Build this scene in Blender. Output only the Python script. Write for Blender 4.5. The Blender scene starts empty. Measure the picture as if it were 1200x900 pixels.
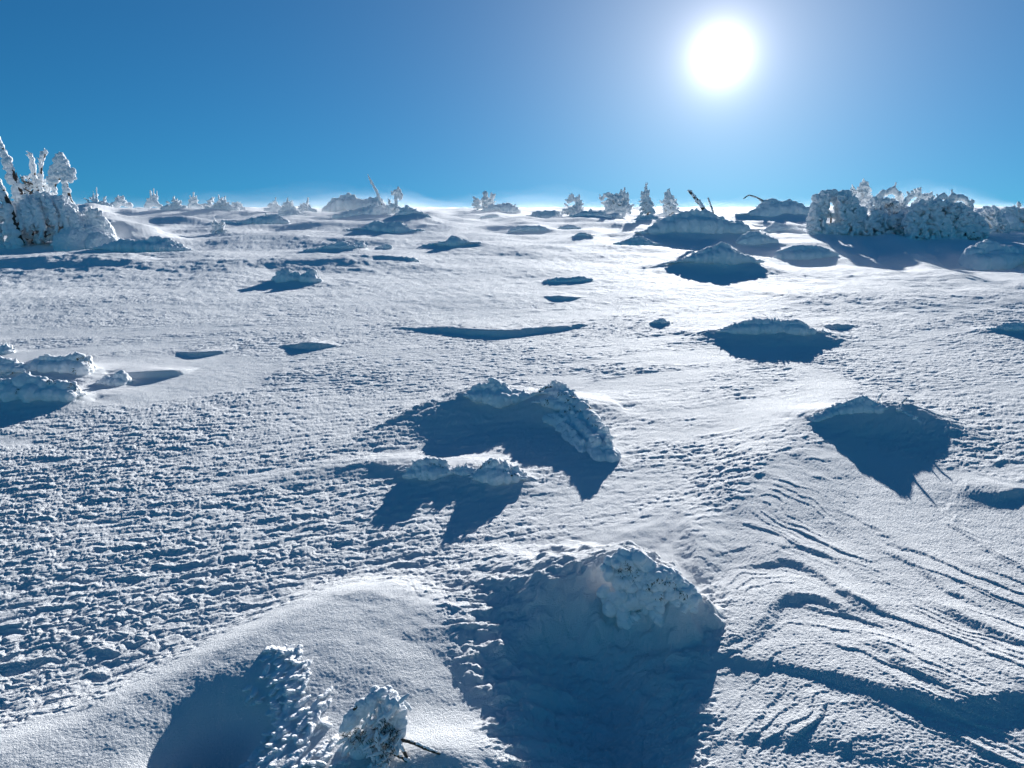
import bpy, math, random
import numpy as np

# ------------------------------------------------------------------ frame of the place
F = 850.0                       # focal length in photo pixels (1200 wide)
PITCH = math.radians(6.66)      # camera looks slightly down
EYE = 1.6                       # eye height above the snow
SL, KC = 0.15, 1.6 / 110.0**2   # slope of the hillside and how it rounds off to its crest
CP, SP = math.cos(PITCH), math.sin(PITCH)
SEED = 7
rng = np.random.default_rng(SEED)
random.seed(SEED)
scene = bpy.context.scene
COL = scene.collection


def ray(px, py):
    r, u = (px - 600) / F, (450 - py) / F
    return r, CP + u * SP, -SP + u * CP


def P(px, py, h=0.0):
    """point of the hillside (raised by h) that the photo shows at this pixel"""
    rx, ry, rz = ray(px, py)
    a, c = SL - rz / ry, max(EYE - h, 0.05)
    disc = a * a - 4 * KC * c
    Y = math.sqrt(c / KC) if disc < 0 or a < 0 else (a - math.sqrt(disc)) / (2 * KC)
    return rx / ry * Y, Y


def base(x, y):
    return np.where(y > 0, SL * y - KC * y * y, SL * y) - 3e-3 * np.clip(y - 118, 0, 100) ** 2 - .6 * np.clip(y - 218, 0, None)


_r = ray(845, 65)
_n = math.sqrt(sum(c * c for c in _r))
SUN = tuple(c / _n for c in _r)
SUN_EL = math.asin(SUN[2])
SUN_AZ = math.atan2(SUN[0], SUN[1])     # clockwise from +Y

# ------------------------------------------------------------------ noise
M32 = np.uint32


def _h2(i, j, s):
    h = i.astype(np.int64) * 374761393 + j.astype(np.int64) * 668265263 + s * 974711
    h = (h & 0xFFFFFFFF).astype(np.uint64)
    h = ((h ^ (h >> np.uint64(13))) * np.uint64(1274126177)) & np.uint64(0xFFFFFFFF)
    return (h ^ (h >> np.uint64(16))).astype(np.uint32)


_GA = np.linspace(0, 2 * np.pi, 256, endpoint=False)
_GX, _GY = np.cos(_GA).astype(np.float32), np.sin(_GA).astype(np.float32)


def perlin2(x, y, s=0):
    xi, yi = np.floor(x), np.floor(y)
    fx, fy = (x - xi).astype(np.float32), (y - yi).astype(np.float32)
    xi, yi = xi.astype(np.int64), yi.astype(np.int64)
    u = fx * fx * fx * (fx * (fx * 6 - 15) + 10)
    v = fy * fy * fy * (fy * (fy * 6 - 15) + 10)

    def g(a, b):
        k = _h2(xi + a, yi + b, s) & M32(255)
        return _GX[k] * (fx - a) + _GY[k] * (fy - b)
    n0 = g(0, 0); n0 = n0 + u * (g(1, 0) - n0)
    n1 = g(0, 1); n1 = n1 + u * (g(1, 1) - n1)
    return (n0 + v * (n1 - n0)) * 1.5


def fbm2(x, y, o=4, s=0, g=0.5, l=2.03):
    r, a = 0, 1.0
    for k in range(o):
        r = r + a * perlin2(x, y, s + 17 * k)
        x, y, a = x * l + 3.1, y * l + 1.7, a * g
    return r


def worley2(x, y, s=0):
    xi, yi = np.floor(x).astype(np.int64), np.floor(y).astype(np.int64)
    best = np.full(x.shape, 9.0, np.float32)
    for a in (-1, 0, 1):
        for b in (-1, 0, 1):
            k = _h2(xi + a, yi + b, s)
            jx = (k & M32(1023)).astype(np.float32) / 1023
            jy = ((k >> M32(10)) & M32(1023)).astype(np.float32) / 1023
            d = (xi + a + jx - x) ** 2 + (yi + b + jy - y) ** 2
            best = np.minimum(best, d.astype(np.float32))
    return best


def perlin3(p, s=0):
    pi = np.floor(p)
    f = p - pi
    pi = pi.astype(np.int64)
    w = f * f * f * (f * (f * 6 - 15) + 10)
    out = 0
    for a in (0, 1):
        for b in (0, 1):
            for c in (0, 1):
                k = _h2(pi[:, 0] + a, pi[:, 1] + b + (pi[:, 2] + c) * 7919, s)
                gx = (k & M32(255)).astype(np.float32) / 127.5 - 1
                gy = ((k >> M32(8)) & M32(255)).astype(np.float32) / 127.5 - 1
                gz = ((k >> M32(16)) & M32(255)).astype(np.float32) / 127.5 - 1
                wt = (w[:, 0] if a else 1 - w[:, 0]) * (w[:, 1] if b else 1 - w[:, 1]) * (w[:, 2] if c else 1 - w[:, 2])
                out = out + wt * (gx * (f[:, 0] - a) + gy * (f[:, 1] - b) + gz * (f[:, 2] - c))
    return out


def sstep(a, b, x):
    t = np.clip((x - a) / (b - a), 0, 1)
    return t * t * (3 - 2 * t)


# ------------------------------------------------------------------ terrain
def near_polyline(x, y, pts):
    """distance to a polyline, side (+ behind / - camera side for left-to-right lines), values interpolated along it"""
    best = np.full(x.shape, 1e9)
    sw = np.zeros(x.shape)
    side = np.zeros(x.shape)
    val = np.zeros((pts.shape[1] - 2,) + x.shape)
    for (p, q) in zip(pts[:-1], pts[1:]):
        dx, dy = q[0] - p[0], q[1] - p[1]
        L2 = dx * dx + dy * dy + 1e-12
        t = np.clip(((x - p[0]) * dx + (y - p[1]) * dy) / L2, 0, 1)
        ex, ey = x - (p[0] + t * dx), y - (p[1] + t * dy)
        d = ex * ex + ey * ey
        w = (d + 1e-6) ** -3
        sw += w
        side += w * (dx * ey - dy * ex) / np.sqrt(L2 * (d + 1e-9))
        for k in range(val.shape[0]):
            val[k] += w * (p[2 + k] + t * (q[2 + k] - p[2 + k]))
        best = np.minimum(best, d)
    return np.sqrt(best), side / sw, val / sw


def smooth_pts(pts, n=6):
    """Catmull-Rom through the control points"""
    a = np.array(pts, float)
    a = np.vstack([2 * a[0] - a[1], a, 2 * a[-1] - a[-2]])
    out = []
    for i in range(1, len(a) - 2):
        for t in np.linspace(0, 1, n, endpoint=False):
            out.append(0.5 * (2 * a[i] + (a[i + 1] - a[i - 1]) * t + (2 * a[i - 1] - 5 * a[i] + 4 * a[i + 1] - a[i + 2]) * t * t
                              + (3 * a[i] - a[i - 1] - 3 * a[i + 1] + a[i + 2]) * t ** 3))
    out.append(a[-2])
    return np.array(out)


RIDGES = []     # (world points with h, wb, wf ; seed of the wobble)
BLOBS = []      # (x, y, sx, sy, rot, amp)
SMOOTH = []     # (world polygon, softness, strength) wind-polished snow without rime
RIPPLE = []     # polygons of sastrugi


def ridge(pts, wob=0.0, power=1.0):
    w = []
    for (px, py, h, wb, wf) in pts:
        x, y = P(px, py, max(h, 0))
        w.append((x, y, h, wb, wf))
    RIDGES.append((smooth_pts(w), wob, power))


def blob(px, py, sx, sy, amp, rot=0.0):
    x, y = P(px, py)
    BLOBS.append((x, y, sx, sy, math.radians(rot), amp))


def poly(store, pts, soft, k=1.0):
    store.append((np.array([P(a, b) for a, b in pts]), soft, k))


def polymask(x, y, pg, soft):
    out = np.zeros(x.shape)
    x0, y0 = pg.min(0) - soft * 2
    x1, y1 = pg.max(0) + soft * 2
    m = (x > x0) & (x < x1) & (y > y0) & (y < y1)
    if not m.any():
        return out
    xs, ys = x[m], y[m]
    ins = np.zeros(xs.shape, bool)
    d = np.full(xs.shape, 1e9)
    for i in range(len(pg)):
        (ax, ay), (bx, by) = pg[i - 1], pg[i]
        c = ((ay > ys) != (by > ys)) & (xs < (bx - ax) * (ys - ay) / (by - ay + 1e-12) + ax)
        ins ^= c
        t = np.clip(((xs - ax) * (bx - ax) + (ys - ay) * (by - ay)) / ((bx - ax) ** 2 + (by - ay) ** 2 + 1e-12), 0, 1)
        d = np.minimum(d, np.hypot(xs - ax - t * (bx - ax), ys - ay - t * (by - ay)))
    sd = np.where(ins, d, -d)
    out[m] = sstep(-soft, soft, sd)
    return out


# --- foreground left drift: smooth back, hollow in front of it
ridge([(-150, 940, .03, .3, .9), (-20, 893, .05, .3, .9), (100, 848, .05, .3, 1.1), (200, 798, .065, .28, 1.2), (300, 745, .08, .3, 1.3),
       (380, 708, .08, .32, 1.3), (430, 698, .075, .35, 1.3), (490, 720, .05, .3, 1.2), (530, 760, .02, .25, 1.0), (565, 820, .0, .2, .8)])
blob(262, 872, .12, .12, -.13, 20)
blob(215, 905, .10, .09, -.08, 0)
blob(520, 890, .16, .10, .03)
blob(455, 800, .18, .20, .025)
# --- foreground centre drift with the steep shaded face
ridge([(400, 722, .0, .3, .3), (470, 707, .015, .35, .35), (540, 694, .025, .45, .5), (600, 680, .065, .5, .5), (655, 662, .14, .5, .4),
       (715, 651, .18, .5, .30), (750, 656, .20, .45, .26), (780, 673, .18, .38, .20), (803, 687, .14, .28, .14), (818, 703, .07, .14, .1), (825, 716, 0, .1, .08)], wob=.06)
ridge([(690, 640, .0, .1, .1), (760, 618, .015, .2, .2), (800, 600, .02, .25, .12), (815, 640, .03, .2, .1), (820, 690, .0, .1, .06)], wob=.01)
blob(705, 815, .20, .36, -.13)
for _ in range(120):
    blob(rng.uniform(580, 800), rng.uniform(676, 820), rng.uniform(.02, .05), rng.uniform(.02, .045), rng.uniform(-.006, .014))
# --- the low ledges of the right foreground
ridge([(838, 756, .0, .25, .1), (870, 772, .008, .3, .05), (930, 785, .010, .4, .05), (1000, 800, .014, .4, .06), (1060, 822, .021, .45, .07), (1130, 832, .023, .45, .08),
       (1200, 824, .020, .45, .08), (1300, 800, .03, .4, .09)], wob=.02)
ridge([(835, 880, .0, .2, .08), (880, 862, 0.0072, .3, .06), (960, 870, 0.0086, .3, .06), (1060, 892, 0.0058, .3, .06), (1160, 912, .0, .3, .08)], wob=.02)
ridge([(850, 762, .0, .2, .07), (890, 730, 0.0130, .2, .06), (910, 704, 0.0130, .25, .05), (960, 701, 0.0130, .25, .05), (1000, 722, 0.0101, .25, .05), (1040, 745, 0, .2, .05)], wob=.015)
ridge([(885, 668, .0, .2, .04), (915, 656, 0.0101, .25, .04), (960, 672, 0.0130, .25, .045), (1000, 705, 0.0130, .2, .045), (1030, 730, 0, .2, .045)], wob=.012)
ridge([(890, 655, .0, .2, .03), (930, 642, 0.0072, .25, .03), (980, 658, 0.0072, .25, .035), (1020, 690, .0, .2, .03)], wob=.012)
ridge([(1080, 705, .0, .2, .04), (1115, 720, 0.0130, .25, .05), (1160, 745, 0.0158, .25, .05), (1210, 768, 0.0086, .25, .05), (1260, 780, 0, .2, .05)], wob=.01)
ridge([(1000, 762, .0, .2, .04), (1030, 766, 0.0115, .25, .05), (1070, 795, 0.0115, .25, .05), (1100, 820, 0, .2, .05)], wob=.01)
ridge([(1030, 640, .0, .3, .04), (1080, 668, 0.0072, .3, .04), (1130, 705, 0.0086, .3, .04), (1180, 730, .0, .3, .04)], wob=.015)
ridge([(1150, 590, .0, .3, .04), (1175, 578, .02, .3, .05), (1196, 573, .02, .3, .05), (1230, 575, .0, .3, .04)], wob=.01)
ridge([(860, 800, .0, .8, 2), (930, 800, .018, 1.2, 2.4), (1020, 815, .032, 1.4, 3), (1130, 835, .04, 1.5, 3), (1260, 830, .04, 1.5, 3), (1420, 800, .0, 1.2, 2)])
blob(655, 484, .24, .22, .09)
blob(1045, 500, .30, .28, .08)
# --- swell right of the centre drift running up to the mound above
ridge([(840, 660, .0, .3, .3), (870, 590, .03, .4, .5), (910, 530, .05, .5, .6), (960, 480, .05, .6, .6), (1000, 462, .03, .6, .6), (1060, 490, .02, .6, .5), (1130, 560, .02, .4, .4), (1160, 600, 0, .4, .4)])
# --- long straight ledge in the middle distance
ridge([(446, 384, .0, .8, .05), (500, 384, .035, 1.2, .06), (570, 386, .065, 1.4, .08), (600, 386, .058, 1.4, .08), (650, 382, .042, 1.2, .06), (706, 379, .0, .8, .05)], wob=.05)
ridge([(636, 349, .0, .8, .05), (655, 349, .05, 1.0, .06), (690, 350, .0, .8, .05)])
ridge([(960, 380, .0, .6, .05), (980, 380, .05, .8, .06), (1002, 381, .0, .6, .05)])
ridge([(120, 440, .0, .4, .04), (170, 436, .05, .6, .05), (205, 434, .05, .6, .05), (232, 431, .0, .4, .04)])
ridge([(205, 412, .0, .4, .04), (240, 411, .04, .6, .04), (285, 407, .0, .4, .04)])
ridge([(330, 404, .0, .4, .04), (365, 401, .06, .6, .07), (400, 404, .0, .4, .04)], wob=.03)
# --- furrowed ridge sweeping left from the middle mound, and the drift in front
ridge([(330, 552, .0, .2, .2), (420, 519, .02, .25, .3), (480, 492, .05, .3, .4), (530, 470, .09, .4, .5), (575, 455, .10, .4, .5), (640, 465, .04, .4, .4), (690, 480, 0, .3, .3)])
ridge([(395, 520, .0, .08, .08), (470, 492, .025, .08, .08), (530, 467, .03, .09, .09), (575, 450, .02, .08, .08)])
ridge([(250, 580, .0, .2, .2), (360, 552, .02, .2, .2), (440, 541, .03, .25, .25), (520, 540, .03, .3, .3), (590, 550, .02, .3, .3), (640, 570, 0, .2, .2)])
# --- terraces in the far field: each a low swell whose camera side is in shade
for (x0, x1, y, h, w) in [(200, 500, 306, .14, 3), (-60, 330, 318, .06, 3), (60, 330, 247, .5, 9), (120, 300, 256, .35, 6), (330, 560, 262, .25, 5),
                          (420, 620, 300, .05, 3), (560, 760, 292, .06, 3), (600, 900, 330, .03, 2.5), (900, 1250, 345, .08, 2.6), (960, 1260, 322, .12, 3),
                          (230, 470, 278, .18, 4), (-40, 190, 302, .22, 3), (700, 1000, 355, .02, 2), (1050, 1300, 365, .05, 2)]:
    xm = (x0 + x1) / 2
    ridge([(x0, y + 3, 0, w, w * .5), (x0 * .7 + xm * .3, y, h * .7, w, w * .5), (xm, y - 2, h, w, w * .5), (x1 * .7 + xm * .3, y, h * .7, w, w * .5), (x1, y + 3, 0, w, w * .5)], wob=.3)
# --- bright snow spine beside the left trees and the long tails of the right shrubs
ridge([(70, 240, .15, 2, 2), (98, 246, .5, 2.5, 2.0), (135, 262, .45, 2.2, 1.6), (165, 278, .25, 2, 1.2), (215, 292, 0, 1.5, 1)])
ridge([(1040, 270, .1, .8, .8), (1060, 282, .16, .8, .8), (1095, 305, .14, .7, .7), (1135, 328, .10, .7, .7), (1200, 352, .06, .7, .7), (1280, 372, 0, .7, .7)])
blob(1120, 300, 5, 4.5, -.32)
ridge([(880, 268, 0, 1.2, 1.2), (940, 276, .12, 1.2, 1.2), (985, 292, .10, 1.2, 1.2), (1040, 315, .06, 1.2, 1.2), (1100, 340, 0, 1.2, 1.2)])
# --- wind-polished areas
poly(SMOOTH, [(-80, 935), (-10, 880), (100, 838), (200, 788), (300, 735), (430, 690), (470, 705), (520, 735), (560, 800), (600, 960), (200, 1100), (-80, 1100)], .05)
poly(SMOOTH, [(660, 632), (720, 622), (800, 598), (815, 640), (815, 700), (780, 680), (740, 650), (690, 655)], .04)
poly(SMOOTH, [(825, 640), (865, 590), (915, 545), (1000, 520), (1080, 545), (1300, 590), (1400, 1050), (840, 1050), (835, 800), (860, 720)], .07)
poly(RIPPLE, [(835, 700), (870, 600), (940, 540), (1100, 560), (1300, 600), (1400, 1050), (840, 1050), (850, 860), (880, 800)], .14)
poly(SMOOTH, [(95, 420), (250, 412), (330, 425), (300, 455), (200, 470), (110, 478), (60, 492), (100, 445)], .12, .8)
poly(SMOOTH, [(-80, 505), (40, 512), (60, 522), (-80, 525)], .05, .8)
poly(SMOOTH, [(930, 425), (985, 440), (1010, 470), (950, 475)], .12, .85)
poly(SMOOTH, [(600, 440), (690, 437), (700, 455), (640, 452)], .08, .8)
poly(SMOOTH, [(430, 545), (560, 522), (600, 535), (520, 560)], .05, .6)
poly(SMOOTH, [(620, 640), (700, 618), (720, 640), (640, 660)], .08, .5)

FACE = np.array([P(a, b) for a, b in [(520, 705), (660, 680), (820, 705), (830, 960), (590, 960)]])
TAILS = []   # extra low drifts added by the mounds below


def macro(x, y):
    """the hillside with its drifts, without the small rime relief"""
    z = base(x, y)
    yy = np.maximum(y, 0.5)
    amp = np.clip(yy * .006, .008, .3)
    z = z + amp * fbm2(x / np.clip(yy * .45, 2, 12) * 0 + x / 3.1, y / 3.1, 2, 3) * np.clip(yy / 12, .15, 1.2) * .7
    z = z + np.clip(yy - 12, 0, 60) * .005 * fbm2(x / 14, y / 11, 2, 41)
    z = z + .0035 * fbm2(x / .7, y / .55, 2, 11)
    for (x0, y0, sx, sy, rot, a) in BLOBS:
        m = (np.abs(x - x0) < 3 * max(sx, sy)) & (np.abs(y - y0) < 3 * max(sx, sy))
        if m.any():
            dx, dy = x[m] - x0, y[m] - y0
            u = (dx * math.cos(rot) + dy * math.sin(rot)) / sx
            v = (-dx * math.sin(rot) + dy * math.cos(rot)) / sy
            z[m] += a * np.exp(-(u * u + v * v))
    for k, (pts, wob, power) in enumerate(RIDGES):
        r = pts[:, 3:5].max() * 1.15
        x0, y0 = pts[:, :2].min(0) - r
        x1, y1 = pts[:, :2].max(0) + r
        m = (x > x0) & (x < x1) & (y > y0) & (y < y1)
        if not m.any():
            continue
        xs, ys = x[m], y[m]
        if wob:
            sc = 3.5 / (r + .05)
            n1 = fbm2(xs * sc, ys * sc, 3, 100 + k)
            n2 = fbm2(xs * sc, ys * sc, 3, 150 + k)
            xs, ys = xs + wob * n1, ys + wob * n2
        d, s, v = near_polyline(xs, ys, pts)
        f = sstep(-.35, .35, s)
        t = np.clip(d / (v[2] + f * (v[1] - v[2]) + 1e-6), 0, 1)
        pb = (1 - t) ** 2 * (1 + 2 * t)
        pf = (1 - t) ** 1.15 * (1 + .15 * t)
        z[m] += v[0] * (f * pb + (1 - f) * (.6 * pf + .4 * pb))
    return z


def masks(x, y):
    sm = np.zeros(x.shape)
    wx = x + .05 * fbm2(x / .35, y / .3, 3, 61)
    wy = y + .05 * fbm2(x / .35, y / .3, 3, 67)
    for pg, soft, k in SMOOTH:
        sm = np.maximum(sm, k * polymask(wx, wy, pg, soft))
    rp = np.zeros(x.shape)
    for pg, soft, k in RIPPLE:
        rp = np.maximum(rp, k * polymask(x, y, pg, soft))
    # streaks of polished snow, drawn out along the wind
    wu = x * .93 + y * .36
    wv = -x * .36 + y * .93
    st = fbm2(wu / 2.6, wv / .55, 3, 73)
    st2 = fbm2(wu / 9, wv / 2.6, 2, 79)
    sm = np.maximum(sm, .85 * sstep(.15, .7, st + .5 * st2) * sstep(2.5, 5, y))
    return np.clip(sm, 0, 1), rp


def micro(x, y):
    sm, rp = masks(x, y)
    wu = x * .95 + y * .31
    wv = -x * .31 + y * .95
    wx = wu + .02 * perlin2(x / .06, y / .06, 21)
    wy = wv + .02 * perlin2(x / .06, y / .06, 23)
    a = 1 - np.clip(worley2(wx / .030, wy / .024, 5), 0, 1)
    b = 1 - np.clip(worley2(wx / .016, wy / .013, 6), 0, 1)
    c = fbm2(wx / .14, wy / .05, 4, 31)
    mod = np.clip(.75 + .55 * fbm2(x / .45, y / .3, 2, 35), .25, 1.5)
    rime = (.0058 * a * mod + .0030 * b + .0052 * c) * np.clip(1 + .5 * fbm2(x / 1.7, y / 1.1, 2, 37), .5, 1.4) * (1 + .2 * sstep(5.5, 3.5, y) * sstep(.3, -.8, x)) * (1 - sm)
    # far away only the longer relief still reads
    rime = rime * (1 - .85 * sstep(8, 16, y)) * (1 + .8 * polymask(x, y, FACE, .15))
    far = sstep(6, 14, y) * (1 - .6 * sm) * (.010 * fbm2(wu / .20, wv / .28, 3, 83) + .010 * fbm2(wu / 1.3, wv / .8, 2, 87))
    # sastrugi: thin scarps facing the camera, broken along their length
    kk = 1.15 * sstep(4.3, 2.9, y)
    bend = np.sqrt((x - 1.06) ** 2 + .02) * kk
    q = y + bend + .07 * fbm2(x / .5, y / .5, 2, 51) + .03 * fbm2(x / .16, y / .16, 3, 52)
    ph = q * 6.6
    fr = ph - np.floor(ph)
    saw = np.where(fr > .1, (1 - fr) / .9, fr / .1)
    ph2 = q * 17 + .6 * fbm2(x / .25, y / .25, 2, 57)
    fr2 = ph2 - np.floor(ph2)
    saw2 = np.where(fr2 > .16, (1 - fr2) / .84, fr2 / .16)
    am = sstep(-.2, .5, fbm2((x - .3 * y) / .5, q * 3.2, 3, 55))
    am2 = sstep(-.1, .6, fbm2(x / .3, q * 4, 3, 58))
    rip = rp * (.0052 * saw * am + .0034 * saw2 * am2)
    grain = (.0006 * fbm2(x / .012, y / .010, 2, 91) * (1 + 1.6 * rp) + .0014 * fbm2(x / .1, y / .07, 2, 93))
    return rime + far + rip + grain


def ground(x, y):
    return float(macro(np.array([float(x)]), np.array([float(y)]))[0])


# ------------------------------------------------------------------ materials
def new_mat(name):
    m = bpy.data.materials.new(name)
    m.use_nodes = True
    nt = m.node_tree
    nt.nodes.clear()
    return m, nt, nt.nodes.new('ShaderNodeOutputMaterial')


def snow_material(name, col, transl, grain, bump, rough=.5, spec=.35):
    m, nt, out = new_mat(name)
    N, L = nt.nodes.new, nt.links.new
    tc = N('ShaderNodeTexCoord')
    pr = N('ShaderNodeBsdfPrincipled')
    pr.inputs['Roughness'].default_value = rough
    pr.inputs['Specular IOR Level'].default_value = spec
    n1 = N('ShaderNodeTexNoise'); n1.inputs['Scale'].default_value = 2.3; n1.inputs['Detail'].default_value = 5
    L(tc.outputs['Object'], n1.inputs['Vector'])
    mx = N('ShaderNodeMix'); mx.data_type = 'RGBA'
    mx.inputs[6].default_value = (*[c * .95 for c in col], 1)
    mx.inputs[7].default_value = (*col, 1)
    L(n1.outputs['Fac'], mx.inputs[0])
    L(mx.outputs[2], pr.inputs['Base Color'])
    n2 = N('ShaderNodeTexNoise'); n2.inputs['Scale'].default_value = grain; n2.inputs['Detail'].default_value = 3; n2.inputs['Roughness'].default_value = .65
    L(tc.outputs['Object'], n2.inputs['Vector'])
    bp = N('ShaderNodeBump'); bp.inputs['Strength'].default_value = bump; bp.inputs['Distance'].default_value = .012
    L(n2.outputs['Fac'], bp.inputs['Height'])
    L(bp.outputs['Normal'], pr.inputs['Normal'])
    last = pr.outputs['BSDF']
    if transl > 0:
        tr = N('ShaderNodeBsdfTranslucent')
        tr.inputs['Color'].default_value = (.86, .90, .95, 1)
        ms = N('ShaderNodeMixShader'); ms.inputs[0].default_value = transl
        L(last, ms.inputs[1]); L(tr.outputs['BSDF'], ms.inputs[2])
        last = ms.outputs['Shader']
    L(last, out.inputs['Surface'])
    return m


def plain_material(name, c0, c1, scale, rough=.8):
    m, nt, out = new_mat(name)
    N, L = nt.nodes.new, nt.links.new
    tc = N('ShaderNodeTexCoord')
    pr = N('ShaderNodeBsdfPrincipled'); pr.inputs['Roughness'].default_value = rough
    n1 = N('ShaderNodeTexNoise'); n1.inputs['Scale'].default_value = scale; n1.inputs['Detail'].default_value = 4
    L(tc.outputs['Object'], n1.inputs['Vector'])
    mx = N('ShaderNodeMix'); mx.data_type = 'RGBA'
    mx.inputs[6].default_value = (*c0, 1); mx.inputs[7].default_value = (*c1, 1)
    L(n1.outputs['Fac'], mx.inputs[0]); L(mx.outputs[2], pr.inputs['Base Color'])
    bp = N('ShaderNodeBump'); bp.inputs['Strength'].default_value = .6; bp.inputs['Distance'].default_value = .01
    L(n1.outputs['Fac'], bp.inputs['Height']); L(bp.outputs['Normal'], pr.inputs['Normal'])
    L(pr.outputs['BSDF'], out.inputs['Surface'])
    return m


SNOW = snow_material('snow', (.92, .935, .95), 0, 230, .9, .8, .06)
CRUST = snow_material('snow_crust', (.92, .935, .95), 0, 160, .6, .8, .06)
RIME = snow_material('rime', (.90, .925, .95), .07, 160, .6, .8, .06)
BARK = plain_material('bark', (.035, .026, .02), (.09, .065, .05), 60)
TWIGS = plain_material('rimed_twigs', (.06, .06, .06), (.34, .36, .38), 9)
NEEDLE = plain_material('pine_needles', (.014, .022, .014), (.035, .05, .025), 40)


# ------------------------------------------------------------------ mesh helpers
def mesh_from(name, v, f, mat, smooth=True):
    me = bpy.data.meshes.new(name)
    v = np.asarray(v, np.float32)
    f = np.asarray(f, np.int32)
    n, k = f.shape
    me.vertices.add(len(v)); me.vertices.foreach_set('co', v.ravel())
    me.loops.add(n * k); me.loops.foreach_set('vertex_index', f.ravel())
    me.polygons.add(n)
    me.polygons.foreach_set('loop_start', np.arange(0, n * k, k, dtype=np.int32))
    me.polygons.foreach_set('loop_total', np.full(n, k, np.int32))
    me.polygons.foreach_set('use_smooth', np.full(n, smooth, bool))
    me.materials.append(mat)
    me.update(calc_edges=True)
    return me


def link(name, me, parent=None, loc=(0, 0, 0)):
    o = bpy.data.objects.new(name, me)
    COL.objects.link(o)
    o.location = loc
    if parent is not None:
        o.parent = parent
    return o


def tag(o, label, cat, group=None, kind=None):
    o['label'] = label; o['category'] = cat
    if group: o['group'] = group
    if kind: o['kind'] = kind
    return o


def build_ground():
    step = .8
    ucore = np.arange(-.73, .7301, step / F)
    umid = .73 + np.cumsum(np.linspace(.0015, .006, 90))
    uout = umid[-1] * 1.12 ** np.arange(1, 22)
    us = np.concatenate([-uout[::-1], -umid[::-1], ucore, umid, uout])
    pys = np.concatenate([np.arange(1010, 460, -step), np.arange(460, 250, -step / 2)])
    ys = np.array([P(600, p)[1] for p in pys])
    far = ys[-1] * 1.018 ** np.arange(1, 175)
    pre = np.array([-900, -400, -150, -60, -25, -10, -4, -1.5, 0, .5, .8, 1.05, 1.25])
    pre = pre[pre < ys[0] - .08]
    ys = np.concatenate([pre, ys, far])
    w = np.maximum(np.abs(ys), .9)
    X = us[None, :] * w[:, None]
    Yv = np.repeat(ys[:, None], len(us), 1)
    sh = X.shape
    x, y = X.ravel(), Yv.ravel()
    z = np.empty_like(x)
    CH = 400_000
    for i in range(0, len(x), CH):
        z[i:i + CH] = macro(x[i:i + CH].copy(), y[i:i + CH].copy()) + micro(x[i:i + CH], y[i:i + CH])
    v = np.stack([x, y, z], 1)
    idx = np.arange(len(x)).reshape(sh)
    f = np.stack([idx[:-1, :-1], idx[:-1, 1:], idx[1:, 1:], idx[1:, :-1]], -1).reshape(-1, 4)
    o = link('snow_ground', mesh_from('snow_ground', v, f, SNOW))
    o['kind'] = 'structure'
    print('ground', sh, len(v))
    return o


# ------------------------------------------------------------------ rime covered things
import bmesh
from mathutils.bvhtree import BVHTree
from mathutils import Vector


def _ico(n):
    bm = bmesh.new()
    bmesh.ops.create_icosphere(bm, subdivisions=n, radius=1)
    v = np.array([p.co[:] for p in bm.verts], np.float32)
    f = np.array([[q.index for q in p.verts] for p in bm.faces], np.int32)
    bm.free()
    return v, f


ICO_V, ICO_F = _ico(2)


def eye(px, py, Y):
    """the point at distance Y up the slope that the photo shows at this pixel"""
    rx, ry, rz = ray(px, py)
    return np.array([rx / ry * Y, Y, EYE + rz / ry * Y])


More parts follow.
